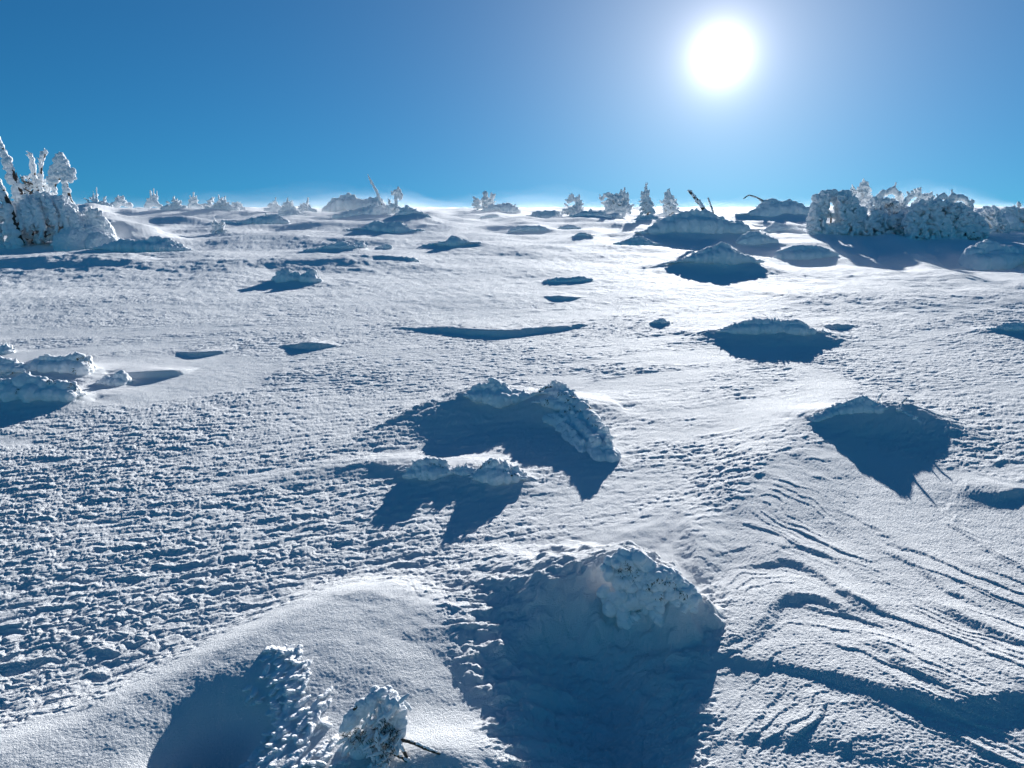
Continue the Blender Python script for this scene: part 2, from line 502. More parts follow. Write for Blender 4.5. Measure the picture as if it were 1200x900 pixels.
class Rime:
    """a heap of overlapping lumps that is fused into one crusted skin"""

    def __init__(self, Y, seed):
        self.Y, self.px = Y, Y / F
        self.r = np.random.default_rng(seed)
        self.seed = seed
        self.b = []          # centre, radii, direction or None

    def lump(self, c, r, stretch=(1, 1, 1), d=None):
        self.b.append((np.asarray(c, float), r * np.asarray(stretch, float), d))

    def at(self, px, py, dy=0.0):
        return eye(px, py, self.Y + dy)

    def strand(self, pts, rad, jit=.25, dy=0.0, gap=.7, flat=1.0):
        """lumps along a branch; pts and rad in photo pixels"""
        p = np.array([self.at(*q[:2], (q[2] if len(q) > 2 else 0) * self.px + dy) for q in pts])
        R = np.array(rad, float) * self.px
        for i in range(len(p) - 1):
            n = max(2, int(np.linalg.norm(p[i + 1] - p[i]) / (gap * min(R[i], R[i + 1]) + 1e-6)))
            n = min(n, 60)
            for t in np.linspace(0, 1, n, endpoint=(i == len(p) - 2)):
                r = R[i] + t * (R[i + 1] - R[i])
                self.lump(p[i] + t * (p[i + 1] - p[i]) + self.r.normal(0, jit * r, 3), r * self.r.uniform(.75, 1.2), (1, flat, 1))

    def heap(self, crest, depth=.7, knob=.22, nk=3, body=1.0, gcap=None, face=.3):
        """a mound under a skyline drawn in photo pixels"""
        cr = np.array(crest, float)
        if cr.shape[1] < 3: cr = np.column_stack([cr, np.zeros(len(cr))])
        tops = [self.at(a, b, c) for a, b, c in cr]
        gz = [ground(t[0], t[1]) for t in tops]
        hm = max(.02, max(t[2] - g for t, g in zip(tops, gz)))
        sp = max(3.0, .22 * hm / self.px)
        xs = np.arange(cr[0, 0], cr[-1, 0] + .01, sp)
        for a in xs:
            b = np.interp(a, cr[:, 0], cr[:, 1])
            t = self.at(a, b, np.interp(a, cr[:, 0], cr[:, 2]))
            g = ground(t[0], t[1])
            h = max(t[2] - g, .05 * hm)
            if body:
                j = self.r.uniform(.8, 1.15, 4)
                wx = max(sp * self.px * 1.3, .4 * h)
                self.lump((t[0], t[1] + self.r.normal(.05, .12) * hm, g + .15 * h), 1, (wx * j[0], depth * (.3 * hm + .5 * h) * body * j[1], .78 * h))
                self.lump((t[0] + self.r.normal(0, .3) * wx, t[1] - self.r.uniform(.1, .6) * hm, g - .1 * h), 1, (wx * j[2] * 1.3, depth * 1.5 * h * body, .62 * h * j[3]))
            for k in range(nk):
                r = hm * knob * self.r.uniform(.35, 1.0) * (.55 + .45 * h / hm)
                q = self.r.uniform(0, 1) ** 1.6
                off = (self.r.uniform(-1.5, 1.0)) * depth * h * .7
                drop = min((off / (depth * h + 1e-6)) ** 2 * .9, .9) * h
                self.lump((t[0] + self.r.normal(0, .5) * sp * self.px, t[1] + off, t[2] - r * .8 - drop - q * face * h * .6), r,
                          (self.r.uniform(.8, 1.25), self.r.uniform(.8, 1.2), self.r.uniform(.7, 1.1)))

    def fill(self, outline, n, r0, r1, depth=10, dy=0.0, long=1.0):
        """loose lumps inside an outline drawn in photo pixels"""
        o = np.array(outline, float)
        k = 0
        while k < n:
            a = self.r.uniform(o[:, 0].min(), o[:, 0].max())
            b = self.r.uniform(o[:, 1].min(), o[:, 1].max())
            ins = False
            for i in range(len(o)):
                (ax, ay), (bx, by) = o[i - 1], o[i]
                if (ay > b) != (by > b) and a < (bx - ax) * (b - ay) / (by - ay + 1e-12) + ax:
                    ins = not ins
            k += 1
            if ins:
                r = self.r.uniform(r0, r1) * self.px
                d = self.r.normal(0, 1, 3)
                self.lump(self.at(a, b, dy + self.r.uniform(-depth, depth) * self.px), r, (long, .8, .8), d)

    def bristle(self, n, l0, l1, r=.9, up=.6, lean=(-.5, 0)):
        """short rime feathers and twig ends growing out of the lumps already there (sizes in photo pixels)"""
        base_ = list(self.b)
        cz = np.array([b[0] for b in base_])
        mid = cz.mean(0)
        for k in range(n):
            c, q, _ = base_[int(self.r.integers(len(base_)))]
            d = (c - mid) / (np.linalg.norm(c - mid) + 1e-6) + self.r.normal(0, .45, 3) + np.array([lean[0] * .5, -.2, up])
            d /= np.linalg.norm(d)
            L_ = self.r.uniform(l0, l1) * self.px
            p = c + d * np.median(q) * .7
            m = 4
            for i in range(m):
                t = (i + .5) / m
                self.lump(p + d * L_ * t, 1, (L_ / m * .9, r * self.px * (1 - .55 * t), r * self.px * (1 - .55 * t)), d + self.r.normal(0, .15, 3))

    def raw(self):
        V, Fc = [], []
        for i, (c, r, d) in enumerate(self.b):
            v = ICO_V * r
            if d is not None:
                d = np.asarray(d, float); d = d / (np.linalg.norm(d) + 1e-9)
                up = np.array([0, 0, 1.0]) if abs(d[2]) < .9 else np.array([0, 1.0, 0])
                s = np.cross(up, d); s /= np.linalg.norm(s)
                v = v @ np.array([d, s, np.cross(d, s)])
            V.append(v + c); Fc.append(ICO_F + i * len(ICO_V))
        return np.concatenate(V), np.concatenate(Fc)

    def build(self, name, parent, loc, mat, vox=1.0, amp=.8, size=3.0, rough=1.0, keep=1):
        """fuse the lumps; relief amp and its size are in photo pixels at this distance"""
        v, f = self.raw()
        v = v - np.asarray(loc)
        tmp = link('tmp', mesh_from('tmp', v, f, mat))
        md = tmp.modifiers.new('r', 'REMESH'); md.mode = 'VOXEL'; md.voxel_size = vox * self.px; md.use_smooth_shade = True
        dg = bpy.context.evaluated_depsgraph_get()
        me = bpy.data.meshes.new_from_object(tmp.evaluated_get(dg))
        old = tmp.data
        bpy.data.objects.remove(tmp); bpy.data.meshes.remove(old)
        me.name = name
        me.materials.clear(); me.materials.append(mat)
        if keep:
            n = len(me.vertices)
            ed = np.empty(len(me.edges) * 2, np.int32); me.edges.foreach_get('vertices', ed); ed = ed.reshape(-1, 2)
            lab = np.arange(n)
            while True:
                m = np.minimum(lab[ed[:, 0]], lab[ed[:, 1]])
                new = lab.copy()
                np.minimum.at(new, ed[:, 0], m); np.minimum.at(new, ed[:, 1], m)
                new = new[new]
                if (new == lab).all(): break
                lab = new
            cnt = np.bincount(lab, minlength=n)
            bad = np.nonzero(cnt[lab] < (cnt.max() if keep == 1 else keep * cnt.max()))[0]
            if len(bad):
                bm = bmesh.new(); bm.from_mesh(me); bm.verts.ensure_lookup_table()
                bmesh.ops.delete(bm, geom=[bm.verts[int(i)] for i in bad], context='VERTS')
                bm.to_mesh(me); bm.free()
        n = len(me.vertices)
        co = np.empty(n * 3, np.float32); me.vertices.foreach_get('co', co); co = co.reshape(-1, 3)
        no = np.empty(n * 3, np.float32); me.vertices.foreach_get('normal', no); no = no.reshape(-1, 3)
        s = size * self.px
        q = co / s + self.seed * 1.37
        d = perlin3(q, self.seed) + .55 * perlin3(q * 2.1 + 5, self.seed + 1) * rough + .3 * np.abs(perlin3(q * .45 + 9, self.seed + 2)) * 2
        d2 = 1 - 2 * np.abs(perlin3(q * .8 + 3, self.seed + 4))       # cauliflower pillows
        d3 = perlin3(q * .28 + 11, self.seed + 6)
        co = co + no * ((d + .5 * d2 + 1.6 * d3) * amp * self.px)[:, None]
        me.vertices.foreach_set('co', co.astype(np.float32).ravel())
        me.polygons.foreach_set('use_smooth', np.ones(len(me.polygons), bool))
        me.update()
        o = link(name, me, parent, loc if parent is None else (0, 0, 0))
        return o


def tube(name, pts, rad, mat, parent, loc, seed=0, sides=8, rough=.15):
    """bark: a bent tapering stem through 3-D points"""
    p = np.array(pts, float)
    r = np.array(rad, float)
    rg = np.random.default_rng(seed)
    q = smooth_pts(np.column_stack([p, r]), 6)
    p, r = q[:, :3], np.maximum(q[:, 3], 1e-4)
    V, Fc = [], []
    for i in range(len(p)):
        t = p[min(i + 1, len(p) - 1)] - p[max(i - 1, 0)]
        t /= np.linalg.norm(t) + 1e-9
        s = np.cross(t, (0, 1, 0.02)); s /= np.linalg.norm(s) + 1e-9
        u = np.cross(s, t)
        for k in range(sides):
            a = 2 * math.pi * k / sides
            V.append(p[i] + (s * math.cos(a) + u * math.sin(a)) * r[i] * (1 + rg.normal(0, rough)) - np.asarray(loc))
    for i in range(len(p) - 1):
        for k in range(sides):
            a, b = i * sides + k, i * sides + (k + 1) % sides
            Fc.append((a, b, b + sides, a + sides))
    me = bpy.data.meshes.new(name)
    caps = [tuple(range(sides))[::-1], tuple((len(p) - 1) * sides + k for k in range(sides))]
    me.from_pydata([tuple(v) for v in V], [], Fc + caps)
    for pl in me.polygons: pl.use_smooth = True
    me.materials.append(mat)
    return link(name, me, parent)


def surface_points(objs, pix, root):
    """where the photo's pixels meet the crust of a thing (local coordinates)"""
    out = []
    for o in objs:
        me = o.data
        bv = BVHTree.FromPolygons([v.co for v in me.vertices], [p.vertices[:] for p in me.polygons])
        org = Vector((0, 0, EYE)) - Vector(root)
        for (px, py) in pix:
            h = bv.ray_cast(org, Vector(ray(px, py)).normalized())
            if h[0] is not None:
                out.append((np.array(h[0]), np.array(h[1])))
    return out


def needles(name, spots, parent, n, ln, wd, seed, mat=None, down=.5):
    """dark needle sprays that show between the rime"""
    rg = np.random.default_rng(seed)
    V, Fc = [], []
    for (c, no) in spots:
        c = c - no * ln * .25
        for k in range(n):
            d = no * rg.uniform(.2, 1) + rg.normal(0, .7, 3) + np.array([-.1, -.1, -down])
            d /= np.linalg.norm(d)
            s = np.cross(d, rg.normal(0, 1, 3)); s /= np.linalg.norm(s)
            b = c + rg.normal(0, ln * .35, 3)
            L_ = ln * rg.uniform(.5, 1)
            u = np.cross(d, s)
            i = len(V)
            for t in (s, -.5 * s + .87 * u, -.5 * s - .87 * u):
                V.append(b + t * wd)
            V.append(b + d * L_)
            Fc += [(i, i + 1, i + 3), (i + 1, i + 2, i + 3), (i + 2, i, i + 3)]
    if not V: return None
    return link(name, mesh_from(name, V, Fc, mat or NEEDLE, False), parent)


def empty(name, loc, label, cat, group=None):
    o = bpy.data.objects.new(name, None)
    COL.objects.link(o)
    o.location = loc; o.empty_display_size = .1
    return tag(o, label, cat, group)


def foot(px, py=None, Y=None):
    if Y is None: x, Y = P(px, py)
    else: x = ray(px, 300)[0] / ray(px, 300)[1] * Y
    return np.array([x, Y, ground(x, Y)])


def sit(crest, by, Y, fit):
    """distance and height of a mound from its skyline; with fit its shadow ends at by"""
    cr = np.array(crest, float)
    mid = cr[:, 0].mean()
    top = np.percentile(cr[:, 1], 25)
    if Y is None: Y = P(mid, by)[1]
    hgt = lambda q: float(eye(mid, top, q)[2] - base(0, q))
    if fit:
        lo, hi = Y, Y * 3 + 40
        for _ in range(50):
            m = (lo + hi) / 2
            if m - max(hgt(m), 0) / .19 * .96 < Y: lo = m
            else: hi = m
        Y = lo
    return Y, max(hgt(Y), 3 * Y / F)


MOUNDS = []


def mound(name, crest, by, label, cat='snow mound', group=None, Y=None, depth=.8, knob=.2, nk=3, amp=.9, size=4.0, seed=1, drift=.45, vox=1.0,
          dark=(), nneed=10, sticks=(), face=.3, body=1.0, back=.3, tail=30, fit=True, coat='rime_crust'):
    if group == FAR: knob, nk, amp, size = max(knob, .26), max(nk, 5), max(amp, 1.3), 3.0
    fit = fit and Y is None
    Y, hh = sit(crest, by, Y, fit)
    if not fit: Y += back * hh
    if drift:
        a, b = crest[0][0], crest[-1][0]
        m = (a + b) / 2
        lo = float(np.mean([c[1] for c in crest])) + .6 * hh * F / Y
        w = []
        for px, k in ((a - tail, 0), (a, .5), (m, 1), (b, .6), (b + tail * .6, 0)):
            e = eye(px, lo, Y + .1 * hh)
            w.append((e[0], e[1], hh * drift * k, hh * 2.6, hh * 2.2))
        RIDGES.append((smooth_pts(w), .15 * hh, 1))
    MOUNDS.append((name, crest, by, label, cat, group, Y, depth, knob, nk, amp, size, seed, vox, dark, nneed, sticks, face, body, hh, coat))


EXTRA = {60: [[(632, 470, -.12), (645, 462, -.15), (660, 468, -.22), (672, 482, -.42), (688, 500, -.70), (702, 514, -.92)],
              [(640, 486, -.3), (655, 484, -.36), (668, 500, -.6), (684, 515, -.85)]]}


def build_mounds():
    for (name, crest, by, label, cat, group, Y, depth, knob, nk, amp, size, seed, vox, dark, nneed, sticks, face, body, hh, coat) in MOUNDS:
        mid = float(np.mean([c[0] for c in crest]))
        loc = foot(mid, Y=Y)
        R = Rime(Y, seed)
        R.heap(crest, depth, knob, nk, body, face=face)
        for c2 in EXTRA.get(seed, ()): R.heap(c2, depth, knob * 1.2, nk, body, face=face)
        hp = hh * F / Y
        R.bristle(26 if by < 340 else 60, min(2, .15 * hp), min(5, .35 * hp), min(.9 if by < 340 else 1.3, .1 * hp), .5)
        if not dark and not sticks:
            o = R.build(name, None, loc, CRUST, vox, amp, size)
            tag(o, label, cat, group)
            continue
        e = empty(name, loc, label, cat, group)
        o = R.build(coat, e, loc, CRUST, vox, amp, size)
        if dark:
            sp = surface_points([o], dark, loc)
            needles('pine_needles', sp, e, nneed, 5.0 * Y / F, .45 * Y / F, seed)
        for i, (pts, rad) in enumerate(sticks):
            p3 = [eye(q[0], q[1], Y + (q[2] if len(q) > 2 else 0) * Y / F) for q in pts]
            tw = tube('twig', p3, [q * Y / F for q in rad], BARK, e, loc, seed + i)
            S = Rime(Y, seed + 50 + i)
            S.strand([(a[0] - .4, a[1] - .4, a[2] if len(a) > 2 else 0) for a in pts], [q * 1.0 for q in rad], .3)
            S.build('twig_rime', tw, loc, RIME, .7, .3, 2)


FAR = 'rime covered mounds on the far snowfield'
NEARG = 'rime covered mounds on the slope'

# --- far field, left to right
mound('snow_mound', [(262, 264), (290, 258), (305, 253), (315, 250), (325, 252), (335, 258), (338, 265)], 267,
      'long low rime mound with its lump at the right end, far left', group=FAR, seed=11)
mound('snow_mound', [(325, 252), (335, 248), (344, 245), (350, 248), (356, 253)], 255, 'small rime mound just behind and right of the long low mound', group=FAR, seed=12)
mound('snow_mound', [(383, 244), (392, 233), (402, 231), (408, 226), (415, 230), (425, 235), (433, 233), (440, 231), (448, 234), (453, 244)], 252,
      'broad lumpy rime mound on the skyline with a bare twig rising behind its right end', group=FAR, seed=13, knob=.24, amp=1.1)
mound('snow_mound', [(395, 250), (420, 244), (440, 239), (455, 244), (465, 254)], 258, 'smooth wind packed drift mound in front of the broad skyline mound', group=FAR, seed=14, knob=.1, nk=1, amp=.4)
mound('snow_mound', [(465, 256), (470, 244), (477, 241), (484, 246), (493, 250), (500, 258), (504, 266)], 269,
      'steep knobbly rime block at the middle left, tallest lump right of the bent little tree', group=FAR, seed=15, knob=.28, amp=1.2, depth=.6)
mound('snow_mound', [(405, 277), (425, 267), (440, 259), (455, 261), (468, 258), (480, 269), (497, 272)], 279,
      'wedge shaped rime mound in shade leaning against the steep knobbly block', group=FAR, seed=16)
mound('snow_mound', [(355, 297), (380, 290), (397, 284), (403, 283), (410, 288), (416, 296)], 300, 'low crested rime mound with a long shaded flank on its left', group=FAR, seed=17)
mound('snow_mound', [(414, 291), (418, 284), (424, 283), (427, 291)], 294, 'tiny upright rime lump beside the low crested mound', group=FAR, seed=18, fit=False, tail=8)
mound('snow_mound', [(418, 305), (440, 302), (455, 306), (475, 304), (486, 302), (491, 309)], 312, 'flat row of rime lumps in front of the low crested mound', group=FAR, seed=19, knob=.4)
mound('snow_mound', [(325, 322), (330, 316), (337, 315), (345, 319), (354, 323), (362, 315), (369, 318), (371, 328)], 332,
      'pair of rime lumps throwing a long dark shadow to the left', group=FAR, seed=20, fit=False, knob=.4, drift=.3, depth=.6)
mound('snow_mound', [(498, 291), (515, 285), (525, 280), (533, 275), (540, 280), (550, 286), (563, 292)], 295, 'pointed shaded rime mound alone in the middle of the snowfield', group=FAR, seed=21, knob=.25)
mound('snow_mound', [(443, 291), (449, 288), (453, 285), (457, 291)], 293, 'tiny rime lump between the wedge mound and the pointed mound', group=FAR, seed=22, tail=8)
mound('snow_mound', [(570, 246), (580, 240), (590, 238), (597, 237), (606, 246)], 248, 'pale mound on the skyline at the foot of the spiky bush', group=FAR, seed=23, Y=58)
mound('snow_mound', [(610, 256), (625, 250), (640, 245), (650, 247), (660, 255)], 258, 'dark rounded mound, left one of two side by side under the skyline', group=FAR, seed=24, knob=.12)
mound('snow_mound', [(668, 255), (680, 249), (695, 247), (705, 248), (714, 254)], 259, 'dark rounded mound, right one of two side by side under the skyline', group=FAR, seed=25, knob=.15)
mound('snow_mound', [(712, 255), (720, 249), (727, 252), (730, 257)], 258, 'small crumbly lump touching the right one of the two dark mounds', group=FAR, seed=26, knob=.35, tail=6)
mound('snow_mound', [(565, 255), (573, 252), (580, 251), (586, 255)], 257, 'very small dark lump below the pale skyline mound', group=FAR, seed=27, tail=6)
mound('snow_mound', [(600, 268), (610, 264), (620, 265), (632, 264), (640, 269)], 271, 'thin row of dark crumbs of rime below the two dark mounds', group=FAR, seed=28, knob=.45)
mound('snow_mound', [(658, 266), (667, 263), (676, 266)], 268, 'very small lump right of the thin row of crumbs', group=FAR, seed=29, tail=6)
mound('snow_mound', [(672, 279), (680, 273), (688, 273), (695, 278)], 281, 'small smooth dark lump alone below the two dark mounds', group=FAR, seed=30, tail=10)
mound('snow_mound', [(722, 286), (740, 279), (752, 276), (760, 281), (770, 287)], 290, 'low dark mound at the left foot of the big shaded mound', group=FAR, seed=31, knob=.25)
mound('snow_mound', [(742, 259), (752, 252), (765, 252), (774, 259)], 261, 'small dark mound below the pair of little conifers', group=FAR, seed=32, knob=.15)
mound('snow_mound', [(638, 330), (647, 327), (655, 325), (670, 325), (683, 324), (694, 330)], 335, 'crumbling low clump of dark rime on the open slope above the long ledge', group=FAR, seed=33, knob=.4, nk=5, drift=.3)
mound('snow_mound', [(764, 380), (770, 375), (777, 374), (782, 380)], 382, 'small lone rime lump right of the long straight ledge', group=FAR, seed=34, fit=False, tail=8, knob=.4)
# --- rough scrub in front of the left trees
mound('snow_mound', [(58, 279), (80, 270), (100, 265), (118, 264), (128, 262), (140, 268), (158, 272), (172, 280)], 289,
      'rough rime bank in front of the foot of the hooded tree', group=NEARG, seed=36, knob=.3, nk=5, amp=1.2, size=3)
mound('snow_mound', [(112, 291), (130, 284), (148, 280), (165, 282), (178, 278), (192, 277), (206, 283), (222, 294)], 301,
      'crumbly rime bank on the open snow right of and below the left trees', group=NEARG, seed=37, knob=.34, nk=5, amp=1.2, size=3)
mound('snow_mound', [(524, 553), (534, 548), (543, 545), (554, 549), (562, 557)], 562, 'low crumbly saddle joining the two rime heads in front of the central mound', group=NEARG, seed=38, fit=False,
      knob=.35, nk=6, amp=1.1, size=6, drift=.2, tail=8)
# --- the big mounds of the right
mound('snow_mound', [(750, 278), (775, 256), (790, 250), (805, 246), (820, 243), (832, 247), (842, 254), (855, 257), (868, 258), (876, 268), (886, 280)], 288,
      'big shaded mound below the sun with a rimed stick leaning from its top', group=NEARG, seed=41, amp=1.0, size=5, knob=.13, nk=4, drift=.5, depth=.75,
      sticks=[([(828, 250), (818, 236), (808, 224)], [2.4, 1.9, 1.5]), ([(836, 250), (833, 241), (830, 232)], [1.2, 1.0, .8])])
mound('snow_mound', [(868, 279), (876, 272), (886, 270), (896, 275), (908, 282)], 289, 'rough rime heap at the right foot of the big shaded mound', group=NEARG, seed=42, knob=.35, amp=1.2)
mound('snow_mound', [(785, 311), (805, 303), (815, 296), (828, 288), (842, 285), (847, 281), (853, 286), (868, 295), (890, 306)], 334,
      'triangular mound with a little knob on top, in front of the big one', group=NEARG, seed=43, knob=.1, nk=1, amp=.5, drift=.5,
      sticks=[([(808, 312), (812, 303), (819, 296)], [1.2, 1.0, .8])])
mound('snow_mound', [(866, 258), (885, 245), (895, 235), (902, 231), (915, 236), (925, 233), (940, 240), (952, 247)], 264,
      'ragged mound on the skyline with a thin twig arching over its left side', group=NEARG, seed=44, knob=.16, nk=4, amp=1.1,
      sticks=[([(888, 250), (894, 237), (888, 232), (878, 229), (871, 233)], [1.0, .9, .8, .7, .5])])
mound('snow_mound', [(895, 269), (910, 260), (925, 264), (938, 269), (950, 274)], 276, 'low bright rimmed drift in front of the ragged skyline mound', group=NEARG, seed=45, knob=.15, nk=2, amp=.5)
mound('snow_mound', [(912, 293), (928, 287), (940, 285), (960, 287), (975, 293)], 295, 'flat dark drift below the bright rimmed one', group=NEARG, seed=46, knob=.12, nk=1, amp=.4)
mound('snow_mound', [(1140, 250), (1150, 242), (1160, 239), (1170, 243), (1180, 256)], 272, 'dark smooth backed mound behind the right end of the broad rime shrub', group=NEARG, seed=47, knob=.12, Y=30)
mound('snow_mound', [(1140, 288), (1155, 281), (1172, 285), (1190, 290), (1215, 283), (1235, 296)], 303, 'rough bank of rime lumps at the right edge below the shrubs', group=NEARG, seed=48, knob=.3, nk=4)
# --- mounds of the middle slope
mound('snow_mound', [(832, 393), (860, 379), (885, 372), (900, 373), (915, 375), (935, 373), (946, 380), (958, 390), (970, 402)], 424,
      'wide shaded mound with a crumbly double crest right of the long straight ledge', group=NEARG, seed=51, knob=.18, nk=6, amp=.9, size=5, depth=.7, drift=.5)
mound('snow_mound', [(952, 489, -.1), (980, 474, 0), (1008, 464, 0), (1025, 470, -.05), (1040, 478, -.05), (1055, 484, -.1), (1075, 495, -.2), (1090, 510, -.32), (1100, 525, -.45)], 543,
      'shaded mound above the rippled snow with two twig ends and a pointed shadow', group=NEARG, seed=52, knob=.15, nk=6, amp=1.0, size=6, depth=.6, drift=.45,
      sticks=[([(1026, 474), (1031, 465), (1034, 461)], [1.4, 1.0, .7]), ([(1050, 486), (1055, 475), (1063, 466)], [1.4, 1.0, .7]),
              ([(1088, 515), (1096, 504), (1101, 500)], [1.5, 1.2, .9])])
mound('snow_mound', [(1155, 394), (1175, 380), (1190, 377), (1220, 380), (1245, 397)], 400, 'shaded mound cut by the right edge of the picture', group=NEARG, seed=53, knob=.16, nk=4, drift=.5)
mound('snow_mound', [(-30, 425), (-10, 416), (8, 419), (20, 424), (32, 431)], 446, 'rime heap at the left edge with a dark stick end in front', group=NEARG, seed=54, fit=False, knob=.3, nk=4,
      sticks=[([(2, 447, -14), (9, 440, -14), (15, 436, -14)], [1.8, 1.6, 1.0])])
mound('snow_mound', [(36, 423), (45, 418), (55, 416), (67, 418), (80, 415), (95, 413), (104, 419), (108, 430)], 441,
      'upper rime heap of the left cluster with dark needles at its right end', group=NEARG, seed=55, fit=False, knob=.3, nk=5, amp=1.1, size=6, depth=.6,
      dark=[(96, 421), (101, 424), (104, 428), (92, 419), (88, 436)], drift=.35)
mound('snow_mound', [(-20, 446), (5, 442), (28, 438), (45, 440), (60, 446), (75, 444), (86, 448), (93, 462)], 474,
      'lower rime heap of the left cluster, widest one, in shade', group=NEARG, seed=56, fit=False, knob=.26, nk=5, amp=1.1, size=6, depth=.55, drift=.35,
      dark=[(58, 447), (84, 452), (88, 456), (62, 449), (20, 458)])
mound('snow_mound', [(118, 447), (126, 441), (135, 440), (142, 436), (148, 440), (150, 448)], 451, 'small rime knob right of the left cluster', group=NEARG, seed=57, fit=False, knob=.45, nk=6, drift=.25, tail=8)
mound('snow_mound', [(62, 468), (70, 465), (80, 465), (86, 470)], 475, 'small crumb of rime at the right foot of the left cluster', group=NEARG, seed=58, fit=False, knob=.4, nk=5, drift=.2, tail=6)
mound('snow_mound', [(-6, 410), (4, 403), (11, 405), (14, 412)], 414, 'small upright rime knob with a thin stick at the left edge', group=NEARG, seed=59, fit=False, knob=.4, nk=4, drift=.2, tail=6,
      sticks=[([(11, 408), (17, 414), (22, 421)], [.8, .7, .5])])
mound('snow_mound', [(548, 463, 0), (560, 448, 0), (570, 450, 0), (580, 441, 0), (588, 448, 0), (600, 456, 0), (612, 457, 0), (628, 464, 0), (640, 456, 0), (650, 446, 0), (660, 447, -.08), (670, 459, -.15), (685, 470, -.35), (700, 488, -.62), (711, 504, -.85), (716, 518, -1.0)], 540,
      'large central rime mound with a knobbly right end flecked dark', group=NEARG, seed=60, knob=.17, nk=7, amp=1.4, size=8, depth=.7, drift=.3, back=.25,
      dark=[(655, 462), (660, 462), (665, 470), (668, 478), (662, 484), (690, 478), (693, 490), (680, 482), (700, 500), (636, 456), (640, 470), (672, 466)], nneed=12,
      sticks=[([(632, 459, -30), (640, 454, -34), (648, 453, -34)], [1.2, 1.1, .8])])
mound('snow_mound', [(480, 550), (488, 541), (496, 537), (506, 535), (520, 540), (529, 552)], 562, 'left one of the two rime heads in front of the large middle mound', group=NEARG, seed=61, fit=False, knob=.3, nk=7, amp=1.3, size=7, depth=.7,
      drift=.25, dark=[(503, 545), (508, 543), (514, 548), (520, 548)])
mound('snow_mound', [(556, 555), (566, 544), (574, 538), (582, 536), (594, 541), (604, 547), (613, 558)], 567, 'right one of the two rime heads in front of the large middle mound', group=NEARG, seed=62, fit=False, knob=.28, nk=7, amp=1.3, size=7, depth=.7,
      drift=.25, dark=[(566, 547), (574, 542), (590, 552), (596, 552), (602, 556)],
      sticks=[([(560, 556), (553, 566, -12), (548, 574, -20)], [3, 2.4, 1.6])])
# --- foreground
def build_crag():
    Yc = P(745, 652, .23)[1] - .07
    loc = foot(765, Y=Yc)
    e = empty('rime_crag', loc, 'dark flecked rime crag under the bright snow cap of the foreground drift', 'rime crag')
    R = Rime(Yc, 63)
    R.fill([(706, 664), (718, 655), (732, 649), (746, 647), (757, 656), (764, 672), (760, 700), (742, 712), (722, 694)], 170, 4, 9, 9, dy=-.02)
    R.fill([(756, 674), (780, 672), (795, 680), (808, 689), (817, 702), (814, 728), (790, 735), (766, 722), (752, 700)], 220, 4, 9, 9, dy=-.05)
    R.fill([(700, 690), (740, 700), (770, 715), (812, 722), (806, 745), (760, 742), (715, 715)], 170, 6, 12, 8, dy=-.01)
    R.strand([(716, 661, 0), (732, 653, -4), (746, 650, -6), (756, 658, -8), (764, 672, -10), (781, 674, -14), (796, 683, -16), (812, 698, -18)], [7, 8, 8, 8, 7, 8, 8, 7], .25)
    c = R.build('rime_crust', e, loc, CRUST, .9, 2.4, 9)
    dark = [(733, 660), (738, 668), (728, 676), (742, 676), (748, 672), (772, 680), (784, 682), (790, 688), (766, 684), (798, 694), (760, 690), (775, 700), (736, 664), (779, 684), (726, 670), (803, 699)]
    needles('pine_needles', surface_points([c], dark, loc), e, 16, 5.0 * Yc / F, .45 * Yc / F, 63)


# --- left tree group
def strand_tree(name, label, cat, Y, foot_px, trunk, rad, coat, seed, bark_off=(1.0, .3), fills=(), extra=(), group=None, amp=.7, size=2.2, bris=40, crown='rime_coat'):
    loc = foot(foot_px, Y=Y)
    e = empty(name, loc, label, cat, group)
    tr = tube('trunk', [eye(a + bark_off[0], b + bark_off[1], Y) for a, b in trunk], [r * Y / F for r in rad], BARK, e, loc, seed)
    R = Rime(Y, seed)
    for pts, rr in coat: R.strand(pts, [q * .85 for q in rr], .3, gap=.5)
    for (out, n, r0, r1, dep) in fills: R.fill(out, n, r0, r1, dep, long=1.5)
    R.bristle(int(bris), 2, 5, .9, .3)
    R.build(crown, e, loc, RIME, .7, amp, size, keep=.03)
    for pts, rr in extra:
        tube('branch', [eye(q[0], q[1], Y + (q[2] if len(q) > 2 else 0) * Y / F) for q in pts], [r * Y / F for r in rr], BARK, e, loc, seed + 9)
    return e


def bush(name, label, cat, Y, outlines, seed, arches=(), branches=(), group=None, amp=1.3, size=2.8, dark=(), n_dark=8, vox=.75, bris=60, heap=None, hk=dict()):
    xs = [p[0] for o, *_ in outlines for p in o] or [p[0] for p in heap]
    loc = foot(float(np.mean(xs)), Y=Y)
    e = empty(name, loc, label, cat, group)
    R = Rime(Y, seed)
    if heap: R.heap(heap, **hk)
    for (o, n, r0, r1, dep) in outlines: R.fill(o, int(n * 1.3), r0 * .75, r1 * .8, dep, long=2.3)
    for pts, rr in arches: R.strand(pts, rr, .35)
    R.bristle(int(bris * 1.6), 3, 8, .8)
    c = R.build('rime_crown', e, loc, RIME, vox, amp, size, keep=.05)
    if dark:
        needles('pine_needles', surface_points([c], dark, loc), e, n_dark, 4 * Y / F, .4 * Y / F, seed)
    for pts, rr in branches:
        tube('branch', [eye(q[0], q[1], Y + (q[2] if len(q) > 2 else 0) * Y / F) for q in pts], [r * Y / F for r in rr], BARK, e, loc, seed + 9, sides=6)
    return e


